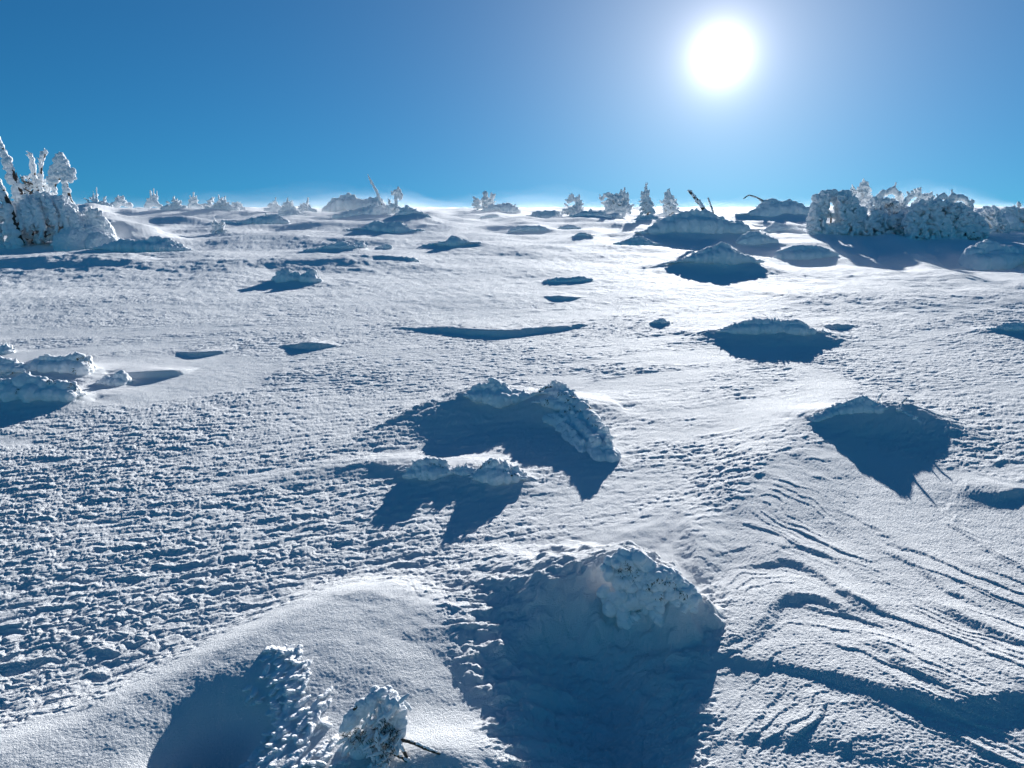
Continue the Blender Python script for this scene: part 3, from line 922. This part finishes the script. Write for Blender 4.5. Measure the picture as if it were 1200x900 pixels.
def build_trees():
    LT = 'rime covered trees at the left edge'
    Y = 21.5
    strand_tree('leaning_tree', 'tall leaning rime crusted trunk at the left edge with dark bark down its right side', 'tree', Y, 36,
                [(-6, 155), (8, 188), (21, 222), (31, 255), (41, 290)], [1.8, 2.2, 2.6, 3, 3.4], [([(-7, 152), (2, 176), (9, 190), (20, 222), (29, 255), (38, 292)], [3.2, 3.6, 4.6, 5.2, 6, 6.5])], 201,
                fills=[([(2, 176), (10, 182), (12, 195), (4, 200)], 30, 1.2, 2.4, 3), ([(18, 240), (40, 262), (42, 285), (15, 285)], 60, 1.5, 3, 5)], group=LT)
    strand_tree('leaning_tree', 'shorter leaning rime crusted trunk in front of the tall leaning one', 'tree', Y - .8, 26,
                [(-14, 195), (2, 222), (13, 250), (24, 285)], [1.8, 2.2, 2.8, 3.2], [([(-16, 190), (-2, 215), (8, 240), (22, 290)], [4, 4.6, 5, 6])], 202,
                fills=[([(-12, 230), (12, 245), (26, 290), (-12, 290)], 130, 2, 4, 7)], group=LT)
    strand_tree('frosted_tree', 'hooded tree with a drooping rime cap on a bare leaning trunk at the left', 'tree', Y, 96,
                [(74, 200), (78, 222), (84, 240), (90, 258), (99, 282)], [1.6, 2, 2.2, 2.4, 2.6],
                [([(73, 200), (77, 222), (83, 240), (89, 258), (97, 282)], [3, 3.2, 3.4, 3.6, 4]), ([(69, 182), (66, 192), (61, 203), (59, 213), (64, 226)], [3.4, 4, 4.2, 3.4, 2]),
                 ([(70, 182), (76, 190), (82, 200), (88, 209)], [3.6, 4.2, 4, 2.6]), ([(70, 184), (72, 195), (73, 208)], [4, 5, 3])], 203,
                fills=[([(66, 184), (75, 184), (86, 206), (84, 214), (74, 206), (66, 214), (58, 212)], 120, 1.2, 2.6, 5)], group=LT,
                extra=[([(75, 206), (68, 212), (63, 222)], [1.2, 1, .6])])
    strand_tree('frosted_stump', 'slim rimed stem standing upright, left one of two above the dark thicket', 'tree stem', Y + .6, 42,
                [(36, 184), (39, 200), (43, 225), (44, 245)], [1, 1.3, 1.5, 1.6], [([(36, 182), (38, 196), (42, 215), (44, 230)], [2.2, 2.6, 2.6, 2.4])], 204, group=LT, amp=.6, size=2)
    strand_tree('frosted_stump', 'slim rimed stem with a hooked tip, right one of two above the dark thicket', 'tree stem', Y + .6, 48,
                [(52, 180), (48, 192), (47, 215), (48, 245)], [.9, 1.2, 1.4, 1.6], [([(54, 179), (50, 182), (48, 194), (47, 215), (48, 230)], [1.8, 2.2, 2.3, 2.4, 2.4])], 205, group=LT, amp=.6, size=2)
    bush('frosted_bush', 'dark thicket of rimed branches behind the leaning trunk', 'bush', Y + 1.2,
         [([(16, 212), (20, 199), (28, 203), (40, 208), (52, 214), (62, 222), (70, 236), (70, 250), (20, 250)], 110, 1.4, 3, 10)], 206, group=LT,
         branches=[([(20, 245), (24, 225), (19, 202)], [1, .8, .5]), ([(30, 245), (30, 222), (36, 206)], [1, .8, .5]), ([(40, 245), (36, 225), (24, 208)], [1, .8, .5]),
                   ([(48, 240, -8), (40, 228, -10), (22, 218, -12)], [1, .9, .6]), ([(55, 240, -8), (44, 220, -12), (28, 212, -12)], [1.1, .9, .6]), ([(25, 240, -10), (38, 224, -12), (52, 218, -12)], [1, .9, .5])],
         dark=[(22, 206), (26, 210), (30, 214), (24, 218), (34, 216), (40, 220), (29, 226), (36, 230), (46, 224), (50, 230)], n_dark=14, amp=.7)
    Yb = Y - .3
    loc = foot(62, Y=Yb)
    e = empty('frosted_bush', loc, 'wide rime bank of bowed branches at the foot of the left trees', 'bush', LT)
    R = Rime(Yb, 207)
    out = [(18, 240), (30, 230), (46, 228), (60, 231), (72, 234), (85, 244), (96, 262), (106, 284), (14, 288)]
    cx = np.array([c[0] for c in out[:8]]); cy = np.array([c[1] for c in out[:8]])
    D = Rime(Yb + .35, 208)
    D.fill([(24, 240), (46, 234), (70, 240), (84, 252), (96, 278), (24, 282)], 420, 1.5, 3.2, 6)
    for k in range(95):
        a0 = R.r.uniform(18, 96); b0 = np.interp(a0, cx, cy) + abs(R.r.normal(0, 6))
        ln = R.r.uniform(14, 34); dx = R.r.uniform(-.2, 1.0) * ln * .7
        z0 = -R.r.uniform(-4, 14)
        w = R.r.uniform(.9, 1.9)
        R.strand([(a0, b0, z0), (a0 + dx * .45, b0 + ln * .35, z0 - 6), (a0 + dx * .85, min(b0 + ln * .8, 288), z0 - 10), (a0 + dx, min(b0 + ln, 291), z0 - 12)], [w * 1.2, w * 1.3, w * 1.1, w * .7], .3)
    R.strand([(14, 240, 2), (30, 231, 2), (46, 229, 2), (60, 232, 2), (72, 235, 0), (85, 245, -2), (96, 263, -4), (104, 282, -8)], [3, 3.4, 3.4, 3.4, 3.4, 3.4, 3.2, 3], .3)
    R.fill([(14, 268), (104, 266), (112, 292), (10, 292)], 260, 1.6, 3.2, 12)
    R.bristle(160, 3, 7, 1.0, .3)
    R.build('rime_crown', e, loc, RIME, .75, 1.0, 2.6, keep=.01)
    D.build('dark_branches', e, loc, TWIGS, .9, 1.6, 2.4, keep=0)
    bush('frosted_bush', 'rounded rime bush beside the bright snow spine, right of the hooded tree', 'bush', Y - .2, [([(92, 262), (98, 248), (108, 246), (118, 252), (123, 266), (118, 274), (94, 274)], 80, 1.5, 3, 6)], 208, group=LT,
         heap=[(92, 266), (98, 250), (108, 247), (118, 254), (124, 270)], hk=dict(depth=.5, knob=.2, nk=3))
    # skyline bushes on the left
    SK = 'rimed bushes along the far skyline'
    for i, (px, top, w, base_, lab, spikes) in enumerate([
            (113, 221, 22, 238, 'spiky rimed bush on the skyline just right of the left trees', [(113, 219), (109, 224)]),
            (142, 227, 12, 236, 'small round rimed bush on the skyline next to the spiky one', []),
            (180, 225, 9, 236, 'tiny bush of upright rimed twigs standing alone on the skyline', [(176, 223), (180, 221), (184, 224)]),
            (204, 230, 16, 240, 'low rounded bush left of the broad skyline bush', []),
            (227, 228, 8, 238, 'narrow rimed bush squeezed beside the broad skyline bush', [(227, 226)]),
            (242, 224, 20, 241, 'broad domed rimed bush, highest of the skyline row at left', []),
            (260, 229, 20, 241, 'ragged rimed bush directly right of the broad domed one', [(256, 228), (264, 230)]),
            (278, 235, 10, 242, 'small end bush of the skyline row at left', []),
            (322, 233, 12, 243, 'little rimed bush, first of three left of the broad skyline mound', [(323, 231)]),
            (338, 233, 12, 243, 'little rimed bush, middle of three left of the broad skyline mound', [(337, 231)]),
            (358, 234, 12, 243, 'little rimed bush, nearest of three to the broad skyline mound', [(361, 232)])]):
        Yk = 50 + (i * 37 % 11)
        top += 1
        o = [(px - w / 2, base_ + 3), (px - w * .45, (top + base_) / 2), (px - w * .15, top + 1), (px + w * .15, top), (px + w * .45, (top + base_) / 2 + 1), (px + w / 2, base_ + 3)]
        loc = foot(px, Y=Yk)
        R = Rime(Yk, 220 + i)
        R.fill([(a, b if b > base_ else b + .35 * (base_ - b)) for a, b in o], 70, .6, 1.4, w * .3, long=1.6)
        R.bristle(26, 2, 5.5, .7, .9)
        R.strand([(px - w * .8, base_ + 5), (px, base_ + 2), (px + w * .8, base_ + 5)], [3, 3.6, 3])
        for (a, b) in spikes: R.strand([(px + (a - px) * .6, base_), (a, b)], [1.1, .6], .15)
        tag(R.build('frosted_bush', None, loc, RIME, .65, .6, 2.0), lab, 'bush', SK)
    bush('frosted_bush', 'small rimed bush with a forked head, far left of the long low mound', 'bush', P(255, 276)[1], [([(250, 276), (252, 267), (257, 263), (262, 268), (261, 277)], 50, 1.2, 2.4, 4)], 240,
         arches=[([(256, 278), (256, 270), (253, 265)], [2, 2, 1.6]), ([(256, 272), (260, 266), (259, 263)], [2, 2, 1.4])], branches=[([(256, 279), (256.5, 271)], [1, .8])])
    # thin things of the middle skyline
    strand_tree('frosted_twig', 'bare rimed twig slanting up behind the broad skyline mound', 'twig', 44, 446, [(447, 240), (441, 224), (433, 209)], [.9, .7, .4],
                [([(447, 242), (441, 224), (433, 209)], [1.5, 1.3, .9]), ([(440, 221), (437, 219)], [.8, .6])], 241, bark_off=(.3, .2), amp=.4, size=2, bris=12)
    strand_tree('frosted_tree', 'little bent tree with a nodding rime head beside the steep knobbly block', 'tree', 42, 463, [(462, 252), (464, 238), (464, 228)], [1.3, 1.1, .7],
                [([(462, 250), (464, 238), (464, 229)], [2, 1.8, 1.6]), ([(461, 227), (466, 224), (470, 228), (469, 233)], [1.8, 2.8, 2.4, 1.4]), ([(458, 248), (457, 236)], [1.8, 1])], 242,
                fills=[([(452, 250), (458, 240), (468, 242), (470, 252)], 50, 1.4, 2.4, 5)], bark_off=(.6, .2))
    bush('frosted_bush', 'spiky pale bush with three upright points on the skyline', 'bush', 60, [([(557, 248), (559, 236), (568, 234), (578, 236), (583, 248)], 60, 1.2, 2.2, 6)], 243,
         arches=[([(561, 244), (560, 233)], [2, 1]), ([(569, 244), (569, 228)], [2, .8]), ([(575, 244), (577, 232)], [2, 1])], branches=[([(569, 250), (569, 230)], [.8, .4])])
    bush('frosted_bush', 'small mushroom shaped rime bush on the skyline behind the two dark mounds', 'bush', 52, [([(663, 250), (667, 244), (672, 240), (680, 242), (684, 250)], 50, 1.3, 2.6, 6)], 244,
         arches=[([(674, 250), (676, 240), (675, 235)], [3, 2.4, 2]), ([(666, 237), (671, 233), (677, 234), (681, 238)], [1.2, 1.8, 2, 1.3])], branches=[([(675, 252), (676, 238)], [1, .6])])
    bush('frosted_bush', 'pale arching rime bush with two drooping horns on the skyline', 'bush', 46,
         [([(710, 250), (711, 238), (716, 230), (726, 229), (733, 236), (737, 250)], 170, 1.3, 2.8, 8)], 245,
         arches=[([(718, 232), (710, 228), (705, 234)], [2.2, 2, 1.2]), ([(726, 232), (730, 226), (734, 234), (734, 242)], [2, 2.2, 2, 1.4]), ([(738, 250), (738, 241)], [1.6, 1])],
         dark=[(717, 240), (723, 244), (728, 238), (720, 236)], n_dark=5, branches=[([(722, 252), (722, 236)], [1.2, .8])])
    for i, (top, wid, ys, yb, lab) in enumerate([((757, 216), 9, 223, 253, 'taller slim rimed conifer of the pair left of the big shaded mound'),
                                                 ((784, 222), 13, 229, 254, 'broader shorter rimed conifer of the pair left of the big shaded mound')]):
        Yc = 40 + i
        loc = foot(top[0] + 2, Y=Yc)
        e = empty('frosted_conifer', loc, lab, 'tree', 'little rimed conifers')
        tube('trunk', [eye(top[0] + 2, yb + 3, Yc), eye(top[0] + 1, (top[1] + yb) / 2, Yc), eye(top[0], top[1] + 2, Yc)], [1.6 * Yc / F, 1.2 * Yc / F, .4 * Yc / F], BARK, e, loc, 250 + i)
        R = Rime(Yc, 250 + i)
        R.strand([(top[0], top[1]), (top[0] + .5, ys)], [.7, 1.1], .15)
        for k in range(16):
            t = (k + .5) / 16
            y0 = ys - 1 + t * (yb - ys - 3)
            for sgn in (-1, 1):
                if R.r.uniform() < .18: continue
                ln = wid * (.3 + .65 * t ** .7) * R.r.uniform(.45, 1.25) * (1.1 if sgn > 0 else .9)
                dz = R.r.uniform(-1, 1) * ln
                R.strand([(top[0] + 1.5 * t, y0, 0), (top[0] + sgn * ln * .6, y0 + 1.5, dz * .6), (top[0] + sgn * ln, y0 + R.r.uniform(1.5, 5), dz)], [1.7, 1.5, .9], .35)
        R.bristle(70, 2, 5, .8, .1)
        c = R.build('rime_crown', e, loc, RIME, .7, .7, 2.2)
        needles('pine_needles', surface_points([c], [(top[0] + a, yb - b) for a, b in ((-4, 8), (3, 12), (0, 6), (5, 5), (-2, 16))], loc), e, 5, 3 * Yc / F, .4 * Yc / F, 3)
    # the rime shrubs of the right skyline
    RS = 'rime shrubs along the right skyline'
    bush('frosted_shrub', 'big arched rime shrub with small windows through it, left end of the right row', 'shrub', 27,
         [([(949, 262), (954, 240), (963, 230), (972, 228), (970, 240), (966, 262), (958, 274), (948, 276)], 420, 1.4, 3.0, 12), ([(980, 228), (997, 233), (1008, 244), (1020, 262), (1020, 274), (984, 276), (984, 246)], 560, 1.4, 3.2, 14),
          ([(964, 268), (972, 262), (984, 266), (984, 278), (962, 278)], 120, 1.5, 3, 10)], 261,
         arches=[([(950, 272), (953, 245), (962, 230), (975, 226), (988, 227), (1000, 234), (1010, 246)], [4.5, 4.5, 4, 3.6, 3.8, 4, 4]), ([(974, 230), (979, 240), (982, 252), (980, 268)], [3, 2.6, 2.4, 3]), ([(962, 251), (974, 252), (988, 254)], [4.5, 4.5, 4.5]), ([(966, 238), (969, 248)], [2.6, 2.6])],
         group=RS, dark=[(972, 252), (990, 248), (960, 258)], n_dark=4, branches=[([(968, 276), (974, 258), (970, 244)], [1.2, 1, .6])])
    bush('frosted_shrub', 'small rime tree with a round head poking above the right row', 'shrub', 28.5,
         [([(1003, 232), (1007, 222), (1013, 216), (1018, 222), (1021, 236), (1012, 244)], 60, 1.4, 2.6, 5)], 262,
         arches=[([(1012, 250), (1011, 236), (1012, 226)], [3, 2.6, 2.6]), ([(1007, 222), (1013, 216), (1018, 222)], [1.6, 2.2, 1.8]), ([(1000, 231), (1001, 224)], [1.4, 1])], group=RS, branches=[([(1012, 252), (1012, 232)], [1.2, .7])])
    bush('frosted_shrub', 'nodding rime shrub with a brownish hollow, third in the right row', 'shrub', 28,
         [([(1022, 246), (1030, 236), (1040, 234), (1056, 240), (1062, 268), (1018, 270)], 480, 1.4, 3, 14)], 263,
         arches=[([(1026, 240), (1034, 228), (1044, 223), (1054, 229), (1059, 240), (1060, 252)], [3, 3, 3.2, 3, 2.6, 2.2]), ([(1016, 246), (1020, 236), (1027, 232)], [2.5, 2.2, 1.8])],
         group=RS, dark=[(1044, 240), (1048, 244), (1040, 246), (1050, 250), (1044, 254)], n_dark=8, branches=[([(1042, 264), (1046, 250), (1040, 238)], [1.3, 1, .7])])
    bush('frosted_shrub', 'thin rime arches linking the nodding shrub and the broad shrub', 'shrub', 27.5,
         [([(1062, 246), (1066, 240), (1080, 240), (1086, 262), (1058, 262)], 160, 1.3, 2.6, 8)], 264,
         arches=[([(1060, 242), (1064, 232), (1072, 228), (1079, 230), (1080, 236)], [1.4, 1.6, 1.8, 1.6, 1]), ([(1070, 246), (1074, 237), (1082, 234), (1090, 230), (1094, 231)], [2, 1.8, 1.6, 1.5, 1])], group=RS,
         branches=[([(1066, 250), (1068, 240)], [.8, .6])])
    bush('frosted_shrub', 'broad feathery rime shrub, largest of the right row', 'shrub', 25.5,
         [([(1062, 256), (1074, 242), (1090, 238), (1112, 238), (1132, 242), (1144, 252), (1157, 268), (1154, 284), (1064, 286)], 1700, 1.4, 3.2, 18)], 265,
         arches=[([(1064, 262), (1072, 244), (1082, 236)], [4, 4, 3]), ([(1096, 242), (1098, 234), (1105, 230), (1112, 234)], [2.6, 2.4, 2.4, 1.8]), ([(1112, 240), (1116, 231), (1126, 231), (1134, 236), (1137, 242)], [2.4, 2.4, 2.4, 2, 1.6]),
                 ([(1090, 240), (1092, 232)], [2, 1.2]), ([(1138, 244), (1139, 236)], [1.6, 1]), ([(1140, 250), (1152, 262), (1156, 274)], [3, 3.2, 2.6])],
         group=RS, dark=[(1136, 278), (1140, 276), (1144, 278), (1132, 274), (1104, 262), (1120, 256)], n_dark=10, bris=170, branches=[([(1108, 282), (1106, 262), (1098, 242)], [1.6, 1.2, .7]), ([(1118, 282), (1120, 262), (1126, 244)], [1.6, 1.2, .7])])
    bush('frosted_shrub', 'low tangled rime bush filling the gap in front of the nodding shrub', 'shrub', 26.5,
         [([(1012, 272), (1016, 258), (1028, 250), (1046, 254), (1062, 250), (1072, 262), (1074, 280), (1014, 280)], 420, 1.3, 2.8, 12)], 267, group=RS,
         arches=[([(1020, 262), (1026, 250), (1034, 248)], [2, 2, 1.4]), ([(1050, 262), (1056, 250), (1064, 248)], [2, 2, 1.4])],
         branches=[([(1040, 282), (1038, 266), (1032, 254)], [1.2, 1, .6])], dark=[(1030, 262), (1048, 266), (1056, 262)], n_dark=6)
    bush('frosted_shrub', 'jagged rime bush joining the right end of the broad shrub', 'shrub', 27,
         [([(1144, 262), (1150, 250), (1162, 246), (1174, 252), (1180, 266), (1176, 278), (1146, 278)], 360, 1.3, 2.8, 12)], 268, group=RS,
         arches=[([(1152, 262), (1156, 248), (1164, 244)], [2, 2, 1.4])], branches=[([(1162, 280), (1160, 262)], [1.2, .6])])
    bush('frosted_shrub', 'low rimed bush with fine tips at the right edge of the skyline', 'shrub', 31,
         [([(1166, 262), (1172, 248), (1186, 244), (1205, 246), (1225, 252), (1234, 274), (1160, 274)], 520, 1.4, 3, 14)], 266,
         arches=[([(1184, 252), (1188, 243)], [2, 1]), ([(1192, 252), (1194, 240)], [2, 1]), ([(1202, 252), (1204, 242)], [2, 1]), ([(1176, 254), (1174, 246)], [2, 1])], group=RS,
         branches=[([(1200, 270), (1198, 250)], [1.2, .6])])
    # foreground pine sprig
    x, Ys = P(440, 890)
    Ys += .02
    loc = foot(440, Y=Ys)
    e = empty('pine_sprig', loc, 'rime plumed pine sprig with dark needles and bare twigs in the foreground drift', 'pine sprig')
    R = Rime(Ys, 301)
    rr = R.r
    R.strand([(468, 940, 30), (462, 880, 20), (455, 840, 6), (452, 815, 0), (440, 812, -4)], [18, 17, 14, 11, 8], .2)
    R.strand([(452, 812, -6), (430, 822, -14), (412, 840, -18), (400, 856, -20)], [8, 9, 7, 3], .2)
    R.strand([(455, 812, -4), (468, 830, -10), (470, 850, -14), (466, 868, -16)], [8, 8, 8, 5], .25)
    R.strand([(440, 850, -6), (425, 880, -12), (405, 905, -16)], [12, 14, 12], .25)
    for k in range(150):
        t = rr.uniform(0, 1)
        a0, b0 = 460 - 30 * t * rr.uniform(0, 1) + rr.normal(0, 7), 812 + 100 * t
        L_ = rr.uniform(7, 15)
        dirpx = (-.75 + rr.normal(0, .3), .8 + rr.normal(0, .25))
        if rr.uniform() < .3: dirpx = (.3 + rr.normal(0, .3), 1)
        dz = -rr.uniform(0, 30) - 12 * t
        p0, p1 = R.at(a0, b0, dz * R.px), R.at(a0 + dirpx[0] * L_, b0 + dirpx[1] * L_, (dz - 5) * R.px)
        R.lump((p0 + p1) / 2, 1, (L_ * .8 * R.px, 2.6 * R.px, 2.2 * R.px), p1 - p0)
    R.fill([(448, 812), (462, 818), (472, 846), (462, 880), (458, 915), (396, 915), (396, 880), (404, 856), (420, 834)], 260, 2.0, 3.4, 12, dy=-.025, long=3.6)
    for q in range(max(0, len(R.b) - 150), len(R.b)):
        if q > 0 and R.b[q][2] is not None:
            R.b[q] = (R.b[q][0], R.b[q][1], np.array([-.55, -.25, -.8]) + rr.normal(0, .28, 3))
    c = R.build('rime_plumes', e, loc, RIME, .75, .7, 4, keep=.02)
    sp = surface_points([c], [(450, 852), (455, 856), (446, 858), (458, 862), (452, 848), (462, 858), (422, 864), (412, 866), (430, 862), (418, 860), (436, 870), (454, 872), (448, 876), (440, 856), (404, 862), (458, 880), (450, 890)], loc)
    needles('pine_needles', sp, e, 26, 9 * Ys / F, .55 * Ys / F, 5)
    for pts, rad in [([(466, 866, -18), (482, 870, -22), (500, 878, -24), (516, 884, -20)], [2.2, 2, 1.8, 1.2]), ([(466, 866, -18), (474, 882, -24), (482, 900, -28)], [2.2, 2.2, 2]),
                     ([(414, 832, -22), (424, 824, -18), (440, 814, -10)], [1.6, 1.8, 1.6]), ([(484, 900, -28), (474, 890, -28), (462, 884, -26)], [1.6, 1.6, 1.4])]:
        tw = tube('twig', [eye(q[0], q[1], Ys + q[2] * Ys / F) for q in pts], [r * Ys / F for r in rad], BARK, e, loc, 7, sides=8)
        S = Rime(Ys, int(pts[0][1]) + len(pts))
        for i in range(len(pts) - 1):
            for t in np.linspace(0, 1, 9):
                if S.r.uniform() < .6:
                    S.lump(eye(pts[i][0] + t * (pts[i + 1][0] - pts[i][0]) + S.r.normal(0, .5), pts[i][1] + t * (pts[i + 1][1] - pts[i][1]) - 1.8, Ys + (pts[i][2] + t * (pts[i + 1][2] - pts[i][2])) * Ys / F), S.r.uniform(.9, 2.0) * Ys / F, (1.3, 1, .8))
        S.build('twig_rime', tw, loc, RIME, .6, .4, 2, keep=0)
    # rime feathers breaking out of the foreground drift
    x, Yf = P(340, 850)
    loc = foot(340, Y=Yf)
    R = Rime(Yf, 302)
    for k in range(300):
        b = R.r.uniform(782, 915)
        a = R.r.normal(338 + (b - 840) * .12, 12 + .22 * (b - 782))
        X0, Y0 = P(a, b)
        z0 = ground(X0, Y0)
        r = R.r.uniform(2.2, 5.5) * Yf / F
        R.lump((X0, Y0, z0 - r * .1), r, (2.8, .8, .45), (R.r.normal(-.3, .2), R.r.normal(-.8, .15), R.r.normal(.05, .25)))
    tag(R.build('rime_feathers', None, loc, CRUST, .8, .9, 5, keep=.02), 'fan of rime feathers breaking out of the foreground drift left of the pine sprig', 'rime clump')


build_trees()
build_crag()
build_mounds()


build_ground()

# ------------------------------------------------------------------ light, sky, camera
sun = bpy.data.lights.new('sun', 'SUN')
sun.energy = 4.8
sun.angle = math.radians(.5)
sun.color = (1, .99, .97)
so = bpy.data.objects.new('sun', sun)
COL.objects.link(so)
from mathutils import Vector
so.rotation_euler = Vector(SUN).to_track_quat('Z', 'Y').to_euler()

wd = bpy.data.worlds.new('World')
scene.world = wd
wd.use_nodes = True
nt = wd.node_tree
nt.nodes.clear()
N, L = nt.nodes.new, nt.links.new
wo = N('ShaderNodeOutputWorld')
bg = N('ShaderNodeBackground'); bg.inputs['Strength'].default_value = .05
sky = N('ShaderNodeTexSky'); sky.sky_type = 'NISHITA'; sky.sun_disc = False
sky.sun_elevation = SUN_EL; sky.sun_rotation = SUN_AZ
sky.altitude = 1400; sky.air_density = 1.1; sky.dust_density = .25; sky.ozone_density = 1.6
tint = N('ShaderNodeMix'); tint.data_type = 'RGBA'; tint.blend_type = 'MULTIPLY'; tint.inputs[0].default_value = 1
tint.inputs[7].default_value = (.085, .475, .75, 1)
L(sky.outputs['Color'], tint.inputs[6])
# the glare of the low sun in air full of ice crystals
geo = N('ShaderNodeTexCoord')
dot = N('ShaderNodeVectorMath'); dot.operation = 'DOT_PRODUCT'; dot.inputs[1].default_value = SUN
nrm = N('ShaderNodeVectorMath'); nrm.operation = 'NORMALIZE'
L(geo.outputs['Generated'], nrm.inputs[0]); L(nrm.outputs['Vector'], dot.inputs[0])


def mth(op, a, b=None, clamp=False):
    n = N('ShaderNodeMath'); n.operation = op; n.use_clamp = clamp
    for i, v in enumerate((a, b)):
        if v is None: continue
        if isinstance(v, (int, float)): n.inputs[i].default_value = v
        else: L(v, n.inputs[i])
    return n.outputs[0]


ang = mth('ARCCOSINE', mth('MINIMUM', dot.outputs['Value'], 1.0))
g1 = mth('MULTIPLY', mth('EXPONENT', mth('MULTIPLY', ang, -1 / math.radians(.9))), 42.0)
g2 = mth('MULTIPLY', mth('EXPONENT', mth('MULTIPLY', ang, -1 / math.radians(6.0))), 5.0)
g3 = mth('MULTIPLY', mth('EXPONENT', mth('MULTIPLY', ang, -1 / math.radians(13))), 2.0)


def tinted(v, c):
    n = N('ShaderNodeVectorMath'); n.operation = 'SCALE'; n.inputs[0].default_value = c
    L(v, n.inputs['Scale'])
    return n.outputs['Vector']


def vadd(a, b):
    n = N('ShaderNodeVectorMath'); n.operation = 'ADD'
    L(a, n.inputs[0]); L(b, n.inputs[1])
    return n.outputs['Vector']


glow = vadd(tinted(mth('ADD', g1, g2), (1.0, .94, .92)), tinted(g3, (1, .66, .48)))
L(vadd(tint.outputs[2], glow), bg.inputs['Color'])
L(bg.outputs['Background'], wo.inputs['Surface'])

# snow blown low over the crest: thin wavy sheets of air-borne snow lying over one another, thinning upwards
pm, pnt, pout = new_mat('spindrift')
pv = pnt.nodes.new('ShaderNodeVolumePrincipled')
pv.inputs['Color'].default_value = (.95, .97, 1, 1)
pv.inputs['Density'].default_value = .0013
pv.inputs['Anisotropy'].default_value = .5
pnt.links.new(pv.outputs['Volume'], pout.inputs['Volume'])
gx, gy = np.meshgrid(np.linspace(-75, 75, 110), np.linspace(8, 116, 110))
gs = gx.shape
gx, gy = gx.ravel(), gy.ravel()
for k, hk in enumerate((.35, .65, 1.0, 1.5, 2.1, 2.9)):
    patch = np.clip(.30 + .75 * fbm2(gx / 17 + .4, gy / 30, 2, 601) + .25 * fbm2(gx / 6, gy / 10, 2, 610 + k), 0, 1.2)
    patch = patch * sstep(8, 40, gy) * sstep(116, 100, gy) * sstep(75, 55, np.abs(gx))
    top = base(gx, gy) + hk * patch * gy / 75 - .12 * (patch < .02)
    n0 = len(gx)
    ii = np.arange(n0).reshape(gs)
    ft = np.stack([ii[:-1, :-1], ii[:-1, 1:], ii[1:, 1:], ii[1:, :-1]], -1).reshape(-1, 4)
    rim = np.concatenate([ii[0, :], ii[1:, -1], ii[-1, -2::-1], ii[-2:0, 0]])
    rn = np.roll(rim, -1)
    sd = np.stack([rim, rim + n0, rn + n0, rn], -1)
    vv = np.concatenate([np.column_stack([gx, gy, top]), np.column_stack([gx, gy, base(gx, gy) - 1.0 - .1 * k])])
    po = link('blowing_snow', mesh_from('blowing_snow', vv, np.concatenate([ft, ft[:, ::-1] + n0, sd]), pm))
    po['kind'] = 'stuff'

cam = bpy.data.cameras.new('camera')
cam.sensor_width = 36; cam.lens = 36 * F / 1200
cam.clip_start = .02; cam.clip_end = 5000
co = bpy.data.objects.new('camera', cam)
COL.objects.link(co)
co.location = (0, 0, EYE)
co.rotation_euler = (math.pi / 2 - PITCH, 0, 0)
scene.camera = co

vs = scene.view_settings
vs.view_transform = 'Standard'; vs.look = 'None'; vs.exposure = 1.03; vs.gamma = 1
vs.use_curve_mapping = False
scene.cycles.use_denoising = True
try:
    scene.cycles.denoiser = 'OPENIMAGEDENOISE'
    scene.cycles.denoising_input_passes = 'RGB_ALBEDO_NORMAL'
    scene.cycles.denoising_prefilter = 'ACCURATE'
except Exception:
    pass
scene.cycles.sample_clamp_indirect = 4
scene.cycles.max_bounces = 7
scene.cycles.diffuse_bounces = 5
